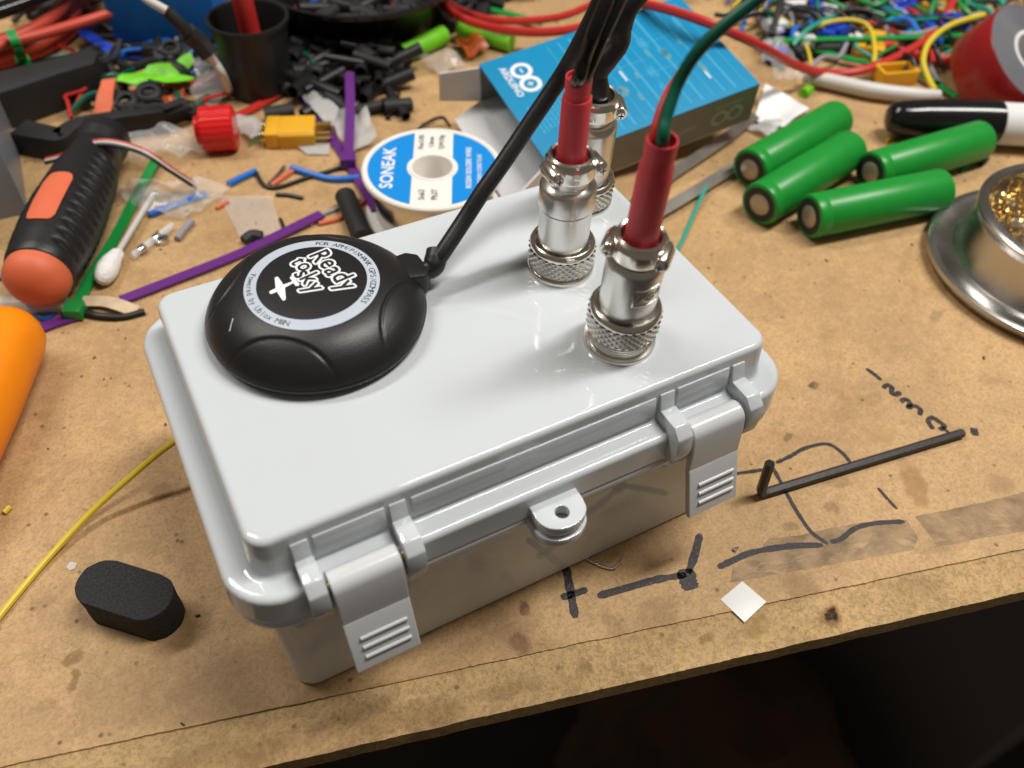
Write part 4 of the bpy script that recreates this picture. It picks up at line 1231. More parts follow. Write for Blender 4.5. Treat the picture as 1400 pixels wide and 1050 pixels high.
# red and black cable coil
rc = thing('cable_coil', 'coil of thick orange red cable in the top left corner', 'cable coil', (-82.5, 348.8, 0))
for k, (dz, d) in enumerate(((4, 0), (4, 9), (9, -6), (13, 4), (18, -12))):
    MB().tube([Vector(p) + Vector((d * 0.35, d * 0.8, dz)) for p in ((-139.8, 304.6, 0), (-113.1, 320.4, 0), (-92.4, 326.5, 0), (-74.1, 333.0, 0), (-57.7, 349.8, 0), (-47.1, 380.8, 0), (-43.6, 429.3, 0))], 3.0, 12).build('cable_turn', 'orange_cable', rc, world=True)
MB().tube([(-112.7, 286.2, 24), (-93.0, 299.5, 24), (-73.5, 307.6, 22), (-48.8, 318.4, 20), (-20.6, 323.0, 22), (2.2, 331.1, 24)], 2.5, 12).build('cable_end', 'orange_cable', rc, world=True)
bc = thing('cable_coil', 'thick glossy black cables looped over the orange coil in the corner', 'cable coil', (-89.3, 351.9, 0))
for k in range(4):
    MB().tube([Vector(p) + Vector((k * 1.5, k * 6.2, 30 + 1.5 * k)) for p in ((-133.8, 301.8, 0), (-110.4, 314.5, 0), (-86.2, 321.2, 0), (-63.1, 334.7, 0), (-39.0, 365.5, 0))], 3.3, 12).build('cable_turn', 'black_gloss', bc, world=True)
cable_tie('small green cable tie wrapped around the orange cable coil', [(-86.5, 298.7, 30), (-86.0, 292.9, 28), (-86.1, 292.9, 22), (-86.2, 296.6, 16)], 4.0, 'green_nylon', GT, (-86.4, 298.0, 15))

# upright blue tin
bt = thing('blue_box', 'upright mid blue box standing behind the clutter at the top left', 'box', (-18.3, 310.6, 0))
p0, p1 = Vector((-43.1, 318.7, 0)), Vector((5.8, 299.5, 0))
ux = (p1 - p0).normalized(); uy = Vector((-ux.y, ux.x, 0))
Mx = Matrix(((ux.x, uy.x, 0, p0.x), (ux.y, uy.y, 0, p0.y), (0, 0, 1, 0), (0, 0, 0, 1)))
Lb = (p1 - p0).length
MB().box((Lb / 2, 30, 27), (Lb, 60, 54), Mx).build('box_body', 'blue_box', bt, bevel=1.5, world=True)
MB().box((Lb / 2, 30, 58), (Lb + 2, 62, 8), Mx).build('box_lid', 'blue_box', bt, bevel=1.2, world=True)
cable_tie('bent royal blue cable tie in front of the blue box', [(-56.2, 334.6, 8), (-50.7, 322.7, 6), (-44.3, 313.6, 3), (-34.7, 308.9, 2), (-25.1, 306.1, 2)], 6, 'blue_nylon', GT)

# black moulded block and strip
bb = MB().prism([(p[0], p[1]) for p in ((-112.7, 291.9, 0), (-103.6, 287.7, 0), (-73.8, 289.8, 0), (-56.0, 293.8, 0), (-53.9, 286.6, 0), (-57.0, 277.5, 0), (-72.9, 274.7, 0), (-93.2, 268.8, 0), (-115.4, 264.5, 0))], 0, 18)
tag(bb.build('foam_block', 'black_matte', bevel=1.2), 'chunky matt black block in front of the cable coil', 'block')
bs = MB()
path = catmull([(-98.6, 246.2, 0), (-88.3, 236.8, 0), (-81.4, 232.3, 0), (-73.0, 239.2, 0), (-59.6, 239.4, 0), (-36.9, 235.4, 0)], 6)
lps = []
for i, p in enumerate(path):
    t = (path[min(i + 1, len(path) - 1)] - path[max(i - 1, 0)]).normalized()
    s = Vector((-t.y, t.x, 0))
    w = 9 - 5 * i / len(path)
    lps.append([p + s * w + Vector((0, 0, 0.1)), p - s * w * 0.3 + Vector((0, 0, 0.1)), p - s * w * 0.3 + Vector((0, 0, 11)), p + s * w + Vector((0, 0, 11))])
bs.loft(lps)
tag(bs.build('plastic_bracket', 'black_matte', bevel=0.6), 'long curved black plastic bracket above the screwdriver', 'bracket')

# smoked plastic case at the left edge
gc = thing('parts_case', 'smoky grey clear plastic case cut by the left edge', 'case', (-109.1, 213.9, 0))
cpt = Vector((-102.5, 198.5, 0))
Mc = Matrix.Translation(cpt) @ Matrix.Rotation(R(-3), 4, 'Z')
for c, s, nm in (((-40, 0.8, 27), (80, 1.4, 54), 'case_wall'), ((-0.8, 30, 27), (1.4, 57, 54), 'case_wall'), ((-40, 30, 0.8), (78, 57, 1.2), 'case_floor'), ((-40, 30, 54.9), (81, 61, 1.6), 'case_lid')):
    MB().box(c, s, Mc).build(nm, 'smoke_plastic', gc, bevel=0.4, world=True)

# three-strand servo lead
sl = thing('servo_lead', 'three strand servo lead in red white and black above the screwdriver', 'wire', (-63.7, 234.8, 0))
spts = [(-89.5, 211.0, 14), (-82.7, 208.0, 16), (-73.2, 202.0, 22), (-63.6, 196.4, 24), (-53.0, 187.8, 22), (-45.3, 183.6, 14), (-37.1, 183.9, 3)]
for k, m_ in enumerate(('red_wire', 'white_wire', 'black_rubber')):
    MB().tube([Vector(p) + Vector((-0.3, -1.1, -0.15)) * (k * 1.15 - 1.1) for p in spts], 0.72, 8).build('strand', m_, sl, world=True)

# films and scraps
sheet('plastic_offcut', 'bright lime green curled plastic offcut in front of the blue box', 'offcut', [(-53.3, 274.4, 3), (-44.5, 276.4, 6), (-34.2, 278.4, 8), (-12.9, 281.6, 7), (-13.4, 276.9, 4), (-27.4, 270.5, 5), (-41.4, 267.1, 2)], 'lime_plastic', 0.8, 7, 0.05, 1)
sheet('plastic_offcut', 'pale lime leaf shaped offcut lying on the larger lime piece', 'offcut', [(-36.6, 262.3, 12), (-26.4, 261.5, 13), (-17.1, 255.2, 11), (-27.8, 252.3, 12)], 'lime_plastic', 0.6, 2, 0.05, 2)
sheet('film_scrap', 'crumpled amber film scrap left of the red cap', 'film', [(-40.9, 260.8, 4), (-31.7, 261.5, 6), (-22.1, 257.0, 6), (-26.9, 247.8, 4), (-35.5, 244.9, 2), (-39.1, 251.8, 3)], 'amber_film', 0.3, 6, 0.07, 3)
sheet('film_scrap', 'clear plastic wrapper below the servo lead', 'film', [(-65.1, 200.5, 1), (-54.0, 194.3, 3), (-37.4, 186.4, 3), (-23.7, 176.8, 2), (-34.6, 168.4, 2), (-46.9, 165.9, 1), (-58.7, 173.8, 1), (-66.3, 188.4, 1)], 'clear_film', 0.2, 4, 0.09, 4)
sheet('film_scrap', 'clear plastic bag corner hanging in front of the black cup', 'film', [(-15.1, 266.8, 16), (-7.2, 261.2, 14), (-5.4, 248.5, 6), (-15.0, 242.4, 2), (-21.6, 250.8, 3), (-16.3, 256.8, 10)], 'clear_film', 0.2, 6, 0.08, 5)
sheet('film_scrap', 'crumpled clear film around the bracket end', 'film', [(-66.4, 223.6, 8), (-50.5, 222.7, 10), (-32.2, 223.8, 6), (-22.0, 208.4, 2), (-33.8, 205.7, 2), (-52.2, 207.0, 5), (-65.1, 217.6, 6)], 'clear_film', 0.2, 5, 0.08, 6)
sheet('film_scrap', 'frosted film sheet on the bench behind the purple tie', 'film', [(-29.7, 176.5, 0.3), (-10.1, 166.0, 0.3), (-13.9, 141.4, 0.3), (-30.0, 142.9, 0.3)], 'clear_film', 0.15, 0.6, 0.05, 7)
sheet('film_scrap', 'white tissue scrap behind the purple crossed ties', 'paper', [(33.4, 217.9, 1), (50.7, 212.5, 3), (45.0, 183.4, 3), (33.0, 182.0, 1), (30.1, 194.8, 2)], 'frosted_film', 0.4, 4, 0.07, 8)
sheet('film_scrap', 'translucent strip leaning between the yellow plug and the dark pile', 'film', [(25.7, 247.8, 4), (32.2, 248.5, 6), (38.1, 213.7, 4), (30.9, 202.6, 2), (26.5, 213.9, 3)], 'frosted_film', 0.4, 3, 0.06, 9)
sheet('film_scrap', 'small white scrap under the yellow plug', 'paper', [(10.0, 201.6, 0.5), (27.4, 197.4, 0.5), (22.3, 185.4, 0.5), (13.5, 189.6, 0.5)], 'frosted_film', 0.3, 1.0, 0.08, 10)
sheet('film_scrap', 'pale cloth scrap behind the red cap', 'paper', [(-9.9, 226.3, 1), (2.0, 225.4, 3), (8.2, 215.1, 1), (-5.9, 208.3, 1)], 'frosted_film', 0.5, 4, 0.08, 11)
sheet('plastic_offcut', 'orange plastic shard standing near the black bracket', 'offcut', [(-65.7, 255.4, 4), (-56.6, 274.0, 10), (-50.5, 274.2, 10), (-59.2, 248.9, 4)], 'orange_plastic', 0.8, 2, 0.06, 12)
sheet('plastic_offcut', 'cream foam scrap between the amber film and the black block', 'offcut', [(-57.9, 260.6, 3), (-52.0, 260.7, 6), (-45.3, 255.7, 4), (-53.9, 252.2, 2)], 'tan_tape', 1.5, 2, 0.08, 13)

# red knurled cap
rk = lying('bottle_cap', 'bright red knurled plastic cap lying on its side', 'cap', (-27.5, 216.2, 9), (-14.2, 212.0, 9))
m = MB()
rg_ = []
for z, r_ in ((0, 5.5), (0.1, 6), (2.5, 6), (2.6, 9.6), (3.4, 10), (16.5, 10), (17.2, 9.2), (17.3, 7)):
    rg_.append([((r_ - (0.28 if (k % 3 == 0 and r_ > 9) else 0)) * math.cos(2 * math.pi * k / 72), (r_ - (0.28 if (k % 3 == 0 and r_ > 9) else 0)) * math.sin(2 * math.pi * k / 72), z) for k in range(72)])
m.loft(rg_).build('cap_body', 'red_glossy', rk, smooth=25)
MB().lathe([(7, 16.6), (5.5, 16.4), (0, 16.2)], 32).build('cap_end', 'red_glossy', rk)

# black cup with a red rod
cu = thing('cup', 'small black plastic cup behind the red cable tie', 'cup', (12.3, 254.3, 0))
MB().lathe([(0, 0), (14, 0.1), (15, 1), (17.6, 34.5), (18.8, 34.8), (18.8, 36.6), (17.4, 36.6), (16.8, 35), (14, 2.2), (0, 2)], 56).build('cup_body', 'black_rubber', cu)
rod = lying('red_rod', 'thick red rod standing in the black cup', 'rod', Vector((12.3, 254.3, 0)) + Vector((1, 0, 4)), Vector((12.3, 254.3, 0)) + Vector((-2, 3, 90)))
MB().lathe([(0, 0), (4.8, 0.4), (4.8, 105), (0, 105.4)], 24).build('rod_body', 'red_wire', rod)

# white and black plug lead
pl_ = thing('plug_lead', 'white lead with a black inline plug crossing the blue box', 'wire', (-11.3, 316.1, 0))
MB().tube([(-35.4, 249.5, 64), (-30.9, 231.4, 62), (-25.0, 226.1, 58)], 1.9, 10).build('white_lead', 'white_wire', pl_, world=True)
MB().tube([(-25.2, 227.6, 58), (-21.4, 226.3, 52), (-17.7, 227.5, 45)], 2.6, 10).build('plug', 'black_matte', pl_, world=True)
MB().tube([(-19.0, 227.9, 47), (-15.6, 228.9, 42), (-12.3, 227.5, 36)], 4.2, 8).build('plug', 'black_matte', pl_, world=True)
MB().tube([(-12.6, 229.1, 36), (-10.3, 230.7, 30), (-8.4, 230.7, 24), (-4.9, 246.5, 8)], 1.9, 10).build('white_lead', 'white_wire', pl_, world=True)

# big black bowl
bw = thing('bowl', 'large black bowl cut by the top edge', 'bowl', (82.6, 296.8, 0))
MB().lathe([(0, 0), (34, 0.2), (40, 4), (52, 26), (53.5, 27), (53.5, 29), (51, 29), (49, 27), (38, 6), (0, 4)], 80).build('bowl_body', 'black_gloss', bw)

# dark pile of heat shrink offcuts
rp = random.Random(21)
proto = {}
for i in range(84):
    u, v_ = rp.random(), rp.random()
    lay = i // 30
    x_, y_ = rp.uniform(402 + 14 * lay, 556 - 12 * lay), rp.uniform(30, 150 - 14 * lay)
    cen = Vector((0, 0, 0))
    k = i % 5
    if k not in proto:
        L_, r_ = (20, 26, 34, 14, 24)[k], (2.6, 2.0, 3.2, 3.4, 2.4)[k]
        proto[k] = MB().lathe([(r_, -L_ / 2), (r_, L_ / 2), (r_ * 0.78, L_ / 2), (r_ * 0.78, -L_ / 2)], 14, closed=True).build('heat_shrink_offcut', 'black_rubber' if k % 3 else 'black_matte', origin=(0, 0, 0))
        ob = proto[k]
    else:
        ob = proto[k].copy()
        col.objects.link(ob)
    # position on the bench: pile centre and spread given in mm
    pc, pe, pb = Vector((55.7, 248.2, 0)), Vector((82.5, 235.8, 0)), Vector((71.2, 289.0, 0))
    pp = pc + (pe - pc) * ((x_ - 478) / 80) + (pb - pc) * ((104 - y_) / 56)
    ob.location = Vector((pp.x, pp.y, 3.4 + 4.2 * lay)) * MM
    ob.rotation_euler = (R(90 + rp.uniform(-14, 14)), 0, R(rp.uniform(0, 180)))
    tag(ob, 'short black heat shrink offcut in the dark pile behind the purple ties', 'offcut', 'black heat shrink offcuts in a pile')

# yellow power plug
def xt_plug(label, c, ang, grp=None):
    t = thing('power_plug', label, 'plug', c, ang, grp)
    MB().prism([(-8.3, 0.1), (8.3, 0.1), (8.3, 6.6), (6.4, 8.2), (-6.4, 8.2), (-8.3, 6.6)], -8, 8, Matrix(((1, 0, 0, 0), (0, 0, 1, 0), (0, 1, 0, 0), (0, 0, 0, 1)))).build('plug_body', 'xt_yellow', t, bevel=0.5)
    MB().box((0, -11, 4), (16.0, 6, 7.2)).build('plug_body', 'xt_yellow', t, bevel=0.6)
    for s in (-1, 1):
        MB().tube([(s * 3.8, 7.9, 4.1), (s * 3.8, 15, 4.1)], 2.0, 16, smooth=False).build('pin', 'brass', t)
        MB().tube([(s * 3.8, -13.9, 4.1), (s * 3.8, -16, 4.1)], 2.6, 16, smooth=False).build('solder_cup', 'brass', t)
    return t
xt_plug('yellow two pin power plug left of the solder spool', (14.6, 204.3, 0), R(-112), 'yellow power plugs')
wire('black_tube', 'short black tube offcut behind the yellow plug', 'tube', [(5.1, 223.5, 4), (11.8, 222.5, 4), (18.5, 221.5, 4)], 3.8, 'black_matte', seg=14)
wire('black_tube', 'black tube offcut standing next to the solder spool', 'tube', [(16.6, 148.6, 4), (14.9, 133.9, 4), (13.0, 119.0, 4)], 4.4, 'black_matte', seg=16)
wire('blue_wire', 'bright blue wire left of the solder spool', 'wire', [(3.6, 181.7, 1.6), (9.9, 173.9, 1.2), (17.2, 166.2, 1.2), (28.0, 161.9, 1.4)], 1.5, 'blue_wire')
wire('blue_wire', 'short blue wire right of the clear wrapper', 'wire', [(-24.3, 181.8, 1.2), (-17.9, 184.1, 1.2), (-10.8, 186.2, 1.2)], 1.5, 'blue_wire')
wire('blue_wire', 'blue strip under the clear wrapper', 'wire', [(-59.0, 175.0, 1), (-47.8, 177.3, 1), (-34.5, 178.9, 1)], 1.6, 'blue_wire')
wire('black_wire', 'thin black wire curving past the blue one', 'wire', [(-11.1, 187.2, 1.4), (-10.8, 175.7, 1), (-5.9, 171.0, 1), (7.6, 172.2, 1), (24.8, 173.2, 1)], 0.9, 'black_rubber')
wire('black_wire', 'short curved black wire offcut behind the puck', 'wire', [(-8.2, 166.6, 0.8), (-3.4, 163.7, 0.8), (1.2, 159.2, 0.8)], 0.9, 'black_rubber')
wire('grey_wire', 'thin grey wire passing under the black tube offcut', 'wire', [(-2.1, 140.3, 0.8), (4.5, 144.7, 0.8), (13.0, 146.1, 0.8), (25.3, 148.2, 0.8)], 0.9, 'grey_wire')
wire('orange_wire', 'orange wire loop behind the puck', 'wire', [(1.4, 139.5, 0.9), (8.9, 139.2, 0.9), (16.1, 141.2, 0.9), (27.0, 148.4, 0.9)], 1.0, 'orange_plastic')
wire('orange_wire', 'red orange wire pair near the small screw', 'wire', [(-8.1, 173.2, 1), (-2.5, 176.5, 1), (3.5, 179.7, 1)], 1.1, 'orange_plastic')
wire('small_screw', 'small steel pin lying next to the orange wire', 'pin', [(-8.4, 175.1, 1), (-3.1, 179.8, 1), (1.4, 184.4, 1)], 0.8, 'steel')
wire('black_clip', 'black crumb of cable sheath behind the long purple tie', 'offcut', [(-29.2, 140.7, 1.6), (-25.3, 142.4, 2), (-22.1, 140.4, 1.6)], 2.4, 'black_matte')
wire('black_wire', 'tiny black wire offcut behind the puck edge', 'wire', [(-11.7, 149.9, 0.7), (-11.8, 146.7, 0.7), (-12.3, 143.2, 0.7)], 0.7, 'black_rubber')
wire('grey_pin', 'short dull grey pin near the cotton swab', 'pin', [(-52.6, 153.9, 1.4), (-48.6, 158.7, 1.4), (-44.3, 163.0, 1.4)], 1.4, 'grey_wire')
wire('orange_wire', 'tiny orange wire with a black end beside the clear wrapper', 'wire', [(-33.2, 167.8, 0.8), (-30.4, 169.2, 0.8), (-27.6, 170.2, 0.8)], 0.9, 'orange_plastic')
gf = lying('glass_fuse', 'small clear glass tube with metal ends near the cotton swab', 'fuse', (-72.2, 149.3, 1.8), (-52.1, 163.0, 1.8))
Lg = (Vector((-72.2, 149.3, 1.8)) - Vector((-52.1, 163.0, 1.8))).length
MB().lathe([(1.5, 2), (1.5, Lg)], 14).build('glass', 'clear_plastic', gf)
for z in (0.28, 0.62):
    MB().lathe([(1.7, Lg * z - 1.6), (1.75, Lg * z - 1.4), (1.75, Lg * z + 1.4), (1.7, Lg * z + 1.6)], 14).build('metal_end', 'solder', gf)
nt_ = MB().lathe([(1.2, 0), (3.0, 0.1), (3.0, 2.2), (1.2, 2.3)], 6, Matrix.Translation((-58.2, 156.5, 0)), closed=True)
tag(nt_.build('small_nut', 'solder', smooth=20, bevel=0.2), 'tiny shiny nut beside the glass tube', 'nut')
wire('thin_lead', 'thin green lead beside the red cap', 'wire', [(-8.0, 207.5, 0.5), (0.4, 212.8, 0.5), (12.0, 221.8, 0.5)], 0.4, 'green_nylon')
wire('pen_cap', 'tiny black and white pen tip lying on the bare bench', 'pen tip', [(57.2, 201.4, 1.2), (65.2, 211.4, 1.2), (71.6, 221.2, 1.2)], [1.3, 1.2, 0.8], 'black_rubber')
wire('thin_lead', 'thin dark lead beside the carton flap', 'wire', [(59.9, 181.5, 0.8), (70.6, 188.9, 1.5), (81.2, 192.3, 0.8), (81.4, 183.7, 0.8)], 0.6, 'black_rubber')

# middle back: lime sleeves and wires
wire('lime_sleeve', 'lime green sleeve left of the carton', 'sleeve', [(85.2, 248.9, 5), (99.4, 253.2, 5.5), (112.8, 258.8, 5)], 5.0, 'lime_plastic', seg=14)
wire('lime_sleeve', 'lime green sleeve behind the carton corner', 'sleeve', [(123.0, 260.3, 5.5), (132.2, 250.6, 5.5), (142.3, 236.4, 5)], 5.0, 'lime_plastic', seg=14)
sheet('film_scrap', 'brown film scrap beside the carton corner', 'film', [(116.1, 253.2, 2), (127.6, 250.2, 5), (130.0, 239.4, 3), (115.6, 234.4, 2)], 'amber_film', 0.4, 4, 0.08, 14)
sheet('film_scrap', 'crumpled clear film between the lime sleeve and the carton', 'film', [(91.7, 245.5, 2), (108.1, 243.0, 6), (111.5, 229.3, 3), (96.5, 223.6, 2)], 'clear_film', 0.3, 5, 0.08, 15)
wire('red_cable', 'thick red cable arching behind the carton to the right', 'cable', [(122.0, 298.0, 14), (119.9, 269.7, 14), (124.1, 242.9, 16), (137.5, 212.8, 22), (160.7, 202.7, 24), (191.1, 209.8, 24), (215.6, 222.9, 24)], 2.3, 'red_wire')
wire('red_cable', 'second red cable running just behind the first near the carton', 'cable', [(126.9, 296.7, 8), (130.0, 277.5, 8), (135.9, 241.1, 16), (163.0, 227.7, 18), (186.0, 226.1, 22)], 2.0, 'red_wire')
wire('red_cable', 'long red cable lying over the carton and looping round the coloured tangle', 'cable', [(175.1, 179.3, 44), (180.8, 156.6, 48), (193.6, 137.5, 46), (217.6, 131.9, 34), (248.1, 137.4, 16), (273.3, 137.4, 6), (296.7, 133.2, 6), (331.2, 138.2, 7), (359.7, 148.0, 9), (388.0, 165.6, 11), (409.4, 185.0, 12)], 2.3, 'red_wire')
cable_tie('green cable tie behind the red cables at the top', [(135.8, 304.6, 4), (144.5, 284.5, 4), (158.2, 266.5, 4), (168.7, 250.3, 4)], 4.4, 'green_nylon', GT)

# ------------------------------------------------------------------ coloured tangle at the back right
cable_tie('long straight green cable tie across the coloured tangle', [(265.0, 173.1, 9), (288.3, 164.1, 9), (325.8, 148.8, 9), (366.0, 134.0, 9)], 4.2, 'green_nylon', GT)
cable_tie('green cable tie sloping through the tangle below the straight one', [(283.0, 170.5, 4), (292.1, 154.8, 4), (301.5, 142.7, 4), (318.4, 128.1, 4)], 4.0, 'green_nylon', GT)
cable_tie('short green cable tie at the lower edge of the tangle', [(320.7, 132.5, 3), (321.1, 118.9, 3), (322.3, 108.6, 3)], 3.8, 'green_nylon', GT)
cable_tie('green cable tie at the far right of the tangle by the tape roll', [(322.2, 111.9, 3), (321.4, 104.2, 3), (321.3, 96.4, 3)], 3.4, 'green_nylon', GT)
for lab_, c, ang_, s_ in (('royal blue plastic block at the back of the tangle', (360.2, 178.2, 0), 0.1, (24, 9, 9)), ('royal blue plastic block below the yellow plug in the tangle', (365.3, 150.7, 0), -0.25, (26, 13, 11))):
    o = MB()
    M_ = Matrix.Translation(c) @ Matrix.Rotation(ang_, 4, 'Z')
    o.box((0, 0, s_[2] / 2 + 0.1), s_, M_)
    o.box((0, 0, s_[2] + 0.8), (s_[0] * 0.7, s_[1] * 0.5, 1.6), M_)
    tag(o.build('plastic_block', 'dark_blue', bevel=0.8), lab_, 'block', 'blue plastic blocks')
xt_plug('yellow power plug at the back of the coloured tangle', (387.2, 174.0, 0), R(20), 'yellow power plugs')
xt_plug('yellow power plug half buried among the green ties', (319.7, 156.9, 0), R(-50), 'yellow power plugs')
hp_ = thing('plug_shell', 'empty yellow plug shell in front of the red cable loop', 'plug shell', (306.9, 125.0, 0), R(-16))
for c, s in (((0, 4.6, 4), (20, 1.6, 8)), ((0, -4.6, 4), (20, 1.6, 8)), ((-9.2, 0, 4), (1.6, 7.6, 8)), ((9.2, 0, 4), (1.6, 7.6, 8)), ((0, 0, 0.8), (16.8, 7.6, 1.4))):
    MB().box(c, s).build('shell_wall', 'xt_yellow', hp_, bevel=0.3)
wire('yellow_wire', 'yellow wire arching left of the tape roll', 'wire', [(317.2, 106.6, 2), (320.9, 116.2, 4), (324.9, 125.2, 8), (336.6, 133.6, 12), (357.0, 139.6, 14), (383.3, 140.8, 14)], 1.5, 'yellow_wire')
wire('blue_wire', 'pale blue wire beside the yellow arch', 'wire', [(324.7, 107.9, 2), (328.3, 118.9, 3), (334.4, 128.8, 5), (345.8, 137.2, 6)], 1.2, 'grey_wire')
wire('teal_wire', 'teal wire curling at the left of the tangle', 'wire', [(272.7, 166.5, 8), (281.7, 169.4, 12), (297.7, 174.9, 12), (312.7, 180.3, 10)], 1.2, 'teal_wire')
wire('yellow_wire', 'yellow wire arching over the left of the tangle', 'wire', [(288.3, 175.4, 8), (302.5, 172.8, 12), (316.6, 168.2, 12), (320.3, 160.0, 10), (308.3, 143.1, 8), (302.0, 136.6, 6)], 1.2, 'yellow_wire')
wire('red_sleeve', 'short bright red sleeve beside the buried yellow plug', 'sleeve', [(320.0, 149.5, 5), (324.2, 148.4, 5), (327.8, 147.7, 5)], 3.6, 'red_glossy', seg=14)
wire('red_cable', 'red cable ending under the tape roll', 'cable', [(325.9, 143.6, 4), (333.2, 135.0, 4), (342.3, 125.6, 4), (350.7, 118.3, 4)], 2.8, 'red_wire')
wire('black_lead', 'upright dark grey lead at the left of the tangle', 'wire', [(263.5, 174.2, 12), (268.5, 179.0, 16), (276.3, 186.4, 20), (291.4, 201.8, 22)], 1.8, 'black_matte')
wire('black_lead', 'thick black lead under the green ties', 'cable', [(283.0, 172.2, 4), (289.9, 163.7, 4), (299.4, 159.4, 4)], 4.0, 'black_matte', seg=12)
wire('white_tube', 'long white plastic tube in front of the red cable loop', 'tube', [(259.6, 141.8, 5), (268.6, 134.4, 5), (282.5, 117.7, 5), (299.2, 104.5, 5), (310.7, 99.1, 5)], [2.2, 3.6, 3.8, 3.6, 2.6], 'white_wire', seg=14)
sheet('paper_tag', 'white paper tag between the carton and the green cells', 'paper', [(239.9, 147.0, 3), (244.0, 133.5, 2.5), (245.7, 120.1, 2), (223.9, 113.3, 1), (215.2, 124.6, 1)], 'paper_white', 0.4, 1.2, 0.05, 16)
sheet('film_scrap', 'shiny pink foil scrap behind the rearmost green cell', 'film', [(207.8, 120.9, 1), (219.9, 121.9, 2), (223.6, 114.5, 2), (211.7, 109.3, 1)], 'frosted_film', 0.3, 3, 0.1, 17)
sheet('film_scrap', 'crumpled clear bag with green parts at the right end of the carton', 'film', [(259.1, 177.9, 4), (263.1, 165.6, 8), (266.6, 150.0, 5), (258.9, 141.3, 3), (245.6, 146.7, 5), (243.0, 155.6, 6)], 'clear_film', 0.3, 7, 0.08, 18)
wire('lime_sleeve', 'tiny lime green sleeve next to the paper tag', 'sleeve', [(253.3, 133.2, 2), (257.3, 134.5, 2), (258.4, 132.5, 2)], 2.6, 'lime_plastic', seg=12)
wire('yellow_wire', 'thin yellow wire end under the marker', 'wire', [(262.3, 83.7, 0.8), (269.4, 85.2, 0.8), (275.4, 84.4, 0.8)], 0.9, 'yellow_wire')
wire('teal_wire', 'tiny teal wire offcut beside the front green cell', 'wire', [(276.5, 50.0, 0.7), (279.9, 52.2, 0.7), (283.6, 53.0, 0.7)], 0.8, 'teal_wire')
wire('black_clip', 'small black part beside the steel dish', 'offcut', [(287.5, 55.5, 2), (289.1, 52.8, 2.4), (290.0, 49.1, 2)], 2.6, 'black_matte')

# many thin wires of each colour fill the tangle, each a long kinked length
rt = random.Random(8)
kinds = [('green', 'green_nylon', 26), ('blue', 'blue_wire', 26), ('black', 'black_rubber', 80), ('yellow', 'yellow_wire', 14), ('red', 'red_wire', 12), ('grey', 'grey_wire', 18), ('teal', 'teal_wire', 12)]
protos = {}
for cname, mname, cnt in kinds:
    for i in range(cnt):
        k = i % 6
        key = (cname, k)
        if key not in protos:
            p_, d_ = Vector((0, 0, 0)), rt.uniform(0, 6.28)
            pts = []
            for j in range((5, 7, 9, 6, 8, 4)[k]):
                pts.append(p_.copy())
                d_ += rt.gauss(0, 0.55)
                p_ = p_ + Vector((math.cos(d_), math.sin(d_), 0)) * rt.uniform(8, 14)
                p_.z = rt.uniform(0, 6)
            cen = sum(pts, Vector()) / len(pts)
            ob = MB().tube([p - Vector((cen.x, cen.y, 0)) for p in pts], (0.7, 0.9, 1.1, 0.8, 1.3, 1.9)[k], 8, n=4).build('loose_wire', mname, origin=(0, 0, 0))
            protos[key] = ob
        else:
            ob = protos[key].copy()
            col.objects.link(ob)
        # the heap covers the back right corner of the bench
        u, w = rt.random(), rt.random()
        q0, q1, q2, q3 = Vector((270.1, 170.8, 0)), Vector((349.7, 125.4, 0)), Vector((307.7, 273.0, 0)), Vector((477.6, 185.5, 0))
        pp = (q0.lerp(q1, u)).lerp(q2.lerp(q3, u), w)
        if i % 5 == 4: pp = Vector((130.3, 323.4, 0)).lerp(Vector((326.8, 257.5, 0)), u) + Vector((20, 40, 0)) * w
        ob.location = Vector((pp.x, pp.y, 2.0 + 6 * rt.random() ** 2)) * MM
        ob.rotation_euler = (0, 0, R(rt.uniform(0, 360)))
        tag(ob, 'loose %s wire in the tangle along the back of the bench' % cname, 'wire', '%s wires in the back tangle' % cname)

# loose dark and coloured wires among the things at the back left
rd = random.Random(4)
lproto = {}
for i in range(96):
    cname, mname = (('black', 'black_rubber'), ('black', 'black_matte'), ('red', 'red_wire'), ('black', 'black_rubber'), ('blue', 'blue_wire'), ('dark green', 'green_wire'))[i % 6]
    key = i % 12
    if key not in lproto:
        d_, p_, pts = rd.uniform(0, 6.28), Vector((0, 0, 0)), []
        for j in range(6):
            pts.append(p_.copy())
            d_ += rd.gauss(0, 0.5)
            p_ = p_ + Vector((math.cos(d_), math.sin(d_), 0)) * rd.uniform(7, 13)
            p_.z = rd.uniform(0, 5)
        cen = sum(pts, Vector()) / len(pts)
        ob = lproto[key] = MB().tube([p - Vector((cen.x, cen.y, 0)) for p in pts], (1.0, 1.6, 0.9, 2.3, 1.0, 1.4)[i % 6], 8, n=4).build('loose_wire', mname, origin=(0, 0, 0))
    else:
        ob = lproto[key].copy()
        col.objects.link(ob)
    u, w = rd.random(), rd.random()
    q0, q1, q2, q3 = Vector((-70.1, 271.9, 0)), Vector((32.8, 246.2, 0)), Vector((-65.6, 417.6, 0)), Vector((140.5, 325.2, 0))
    pp = (q0.lerp(q1, u)).lerp(q2.lerp(q3, u), w)
    ob.location = Vector((pp.x, pp.y, 2.3 + 3 * rd.random())) * MM
    ob.rotation_euler = (0, 0, R(rd.uniform(0, 360)))
    tag(ob, 'loose %s wire among the clutter at the back left of the bench' % cname, 'wire', '%s wires at the back left' % cname)

# a black adapter block under the raised back of the carton
ad = MB().box((158, 158, 8), (66, 26, 15.8))
tag(ad.build('adapter_block', 'black_matte', bevel=2), 'black adapter block propping up the back of the blue carton', 'adapter')

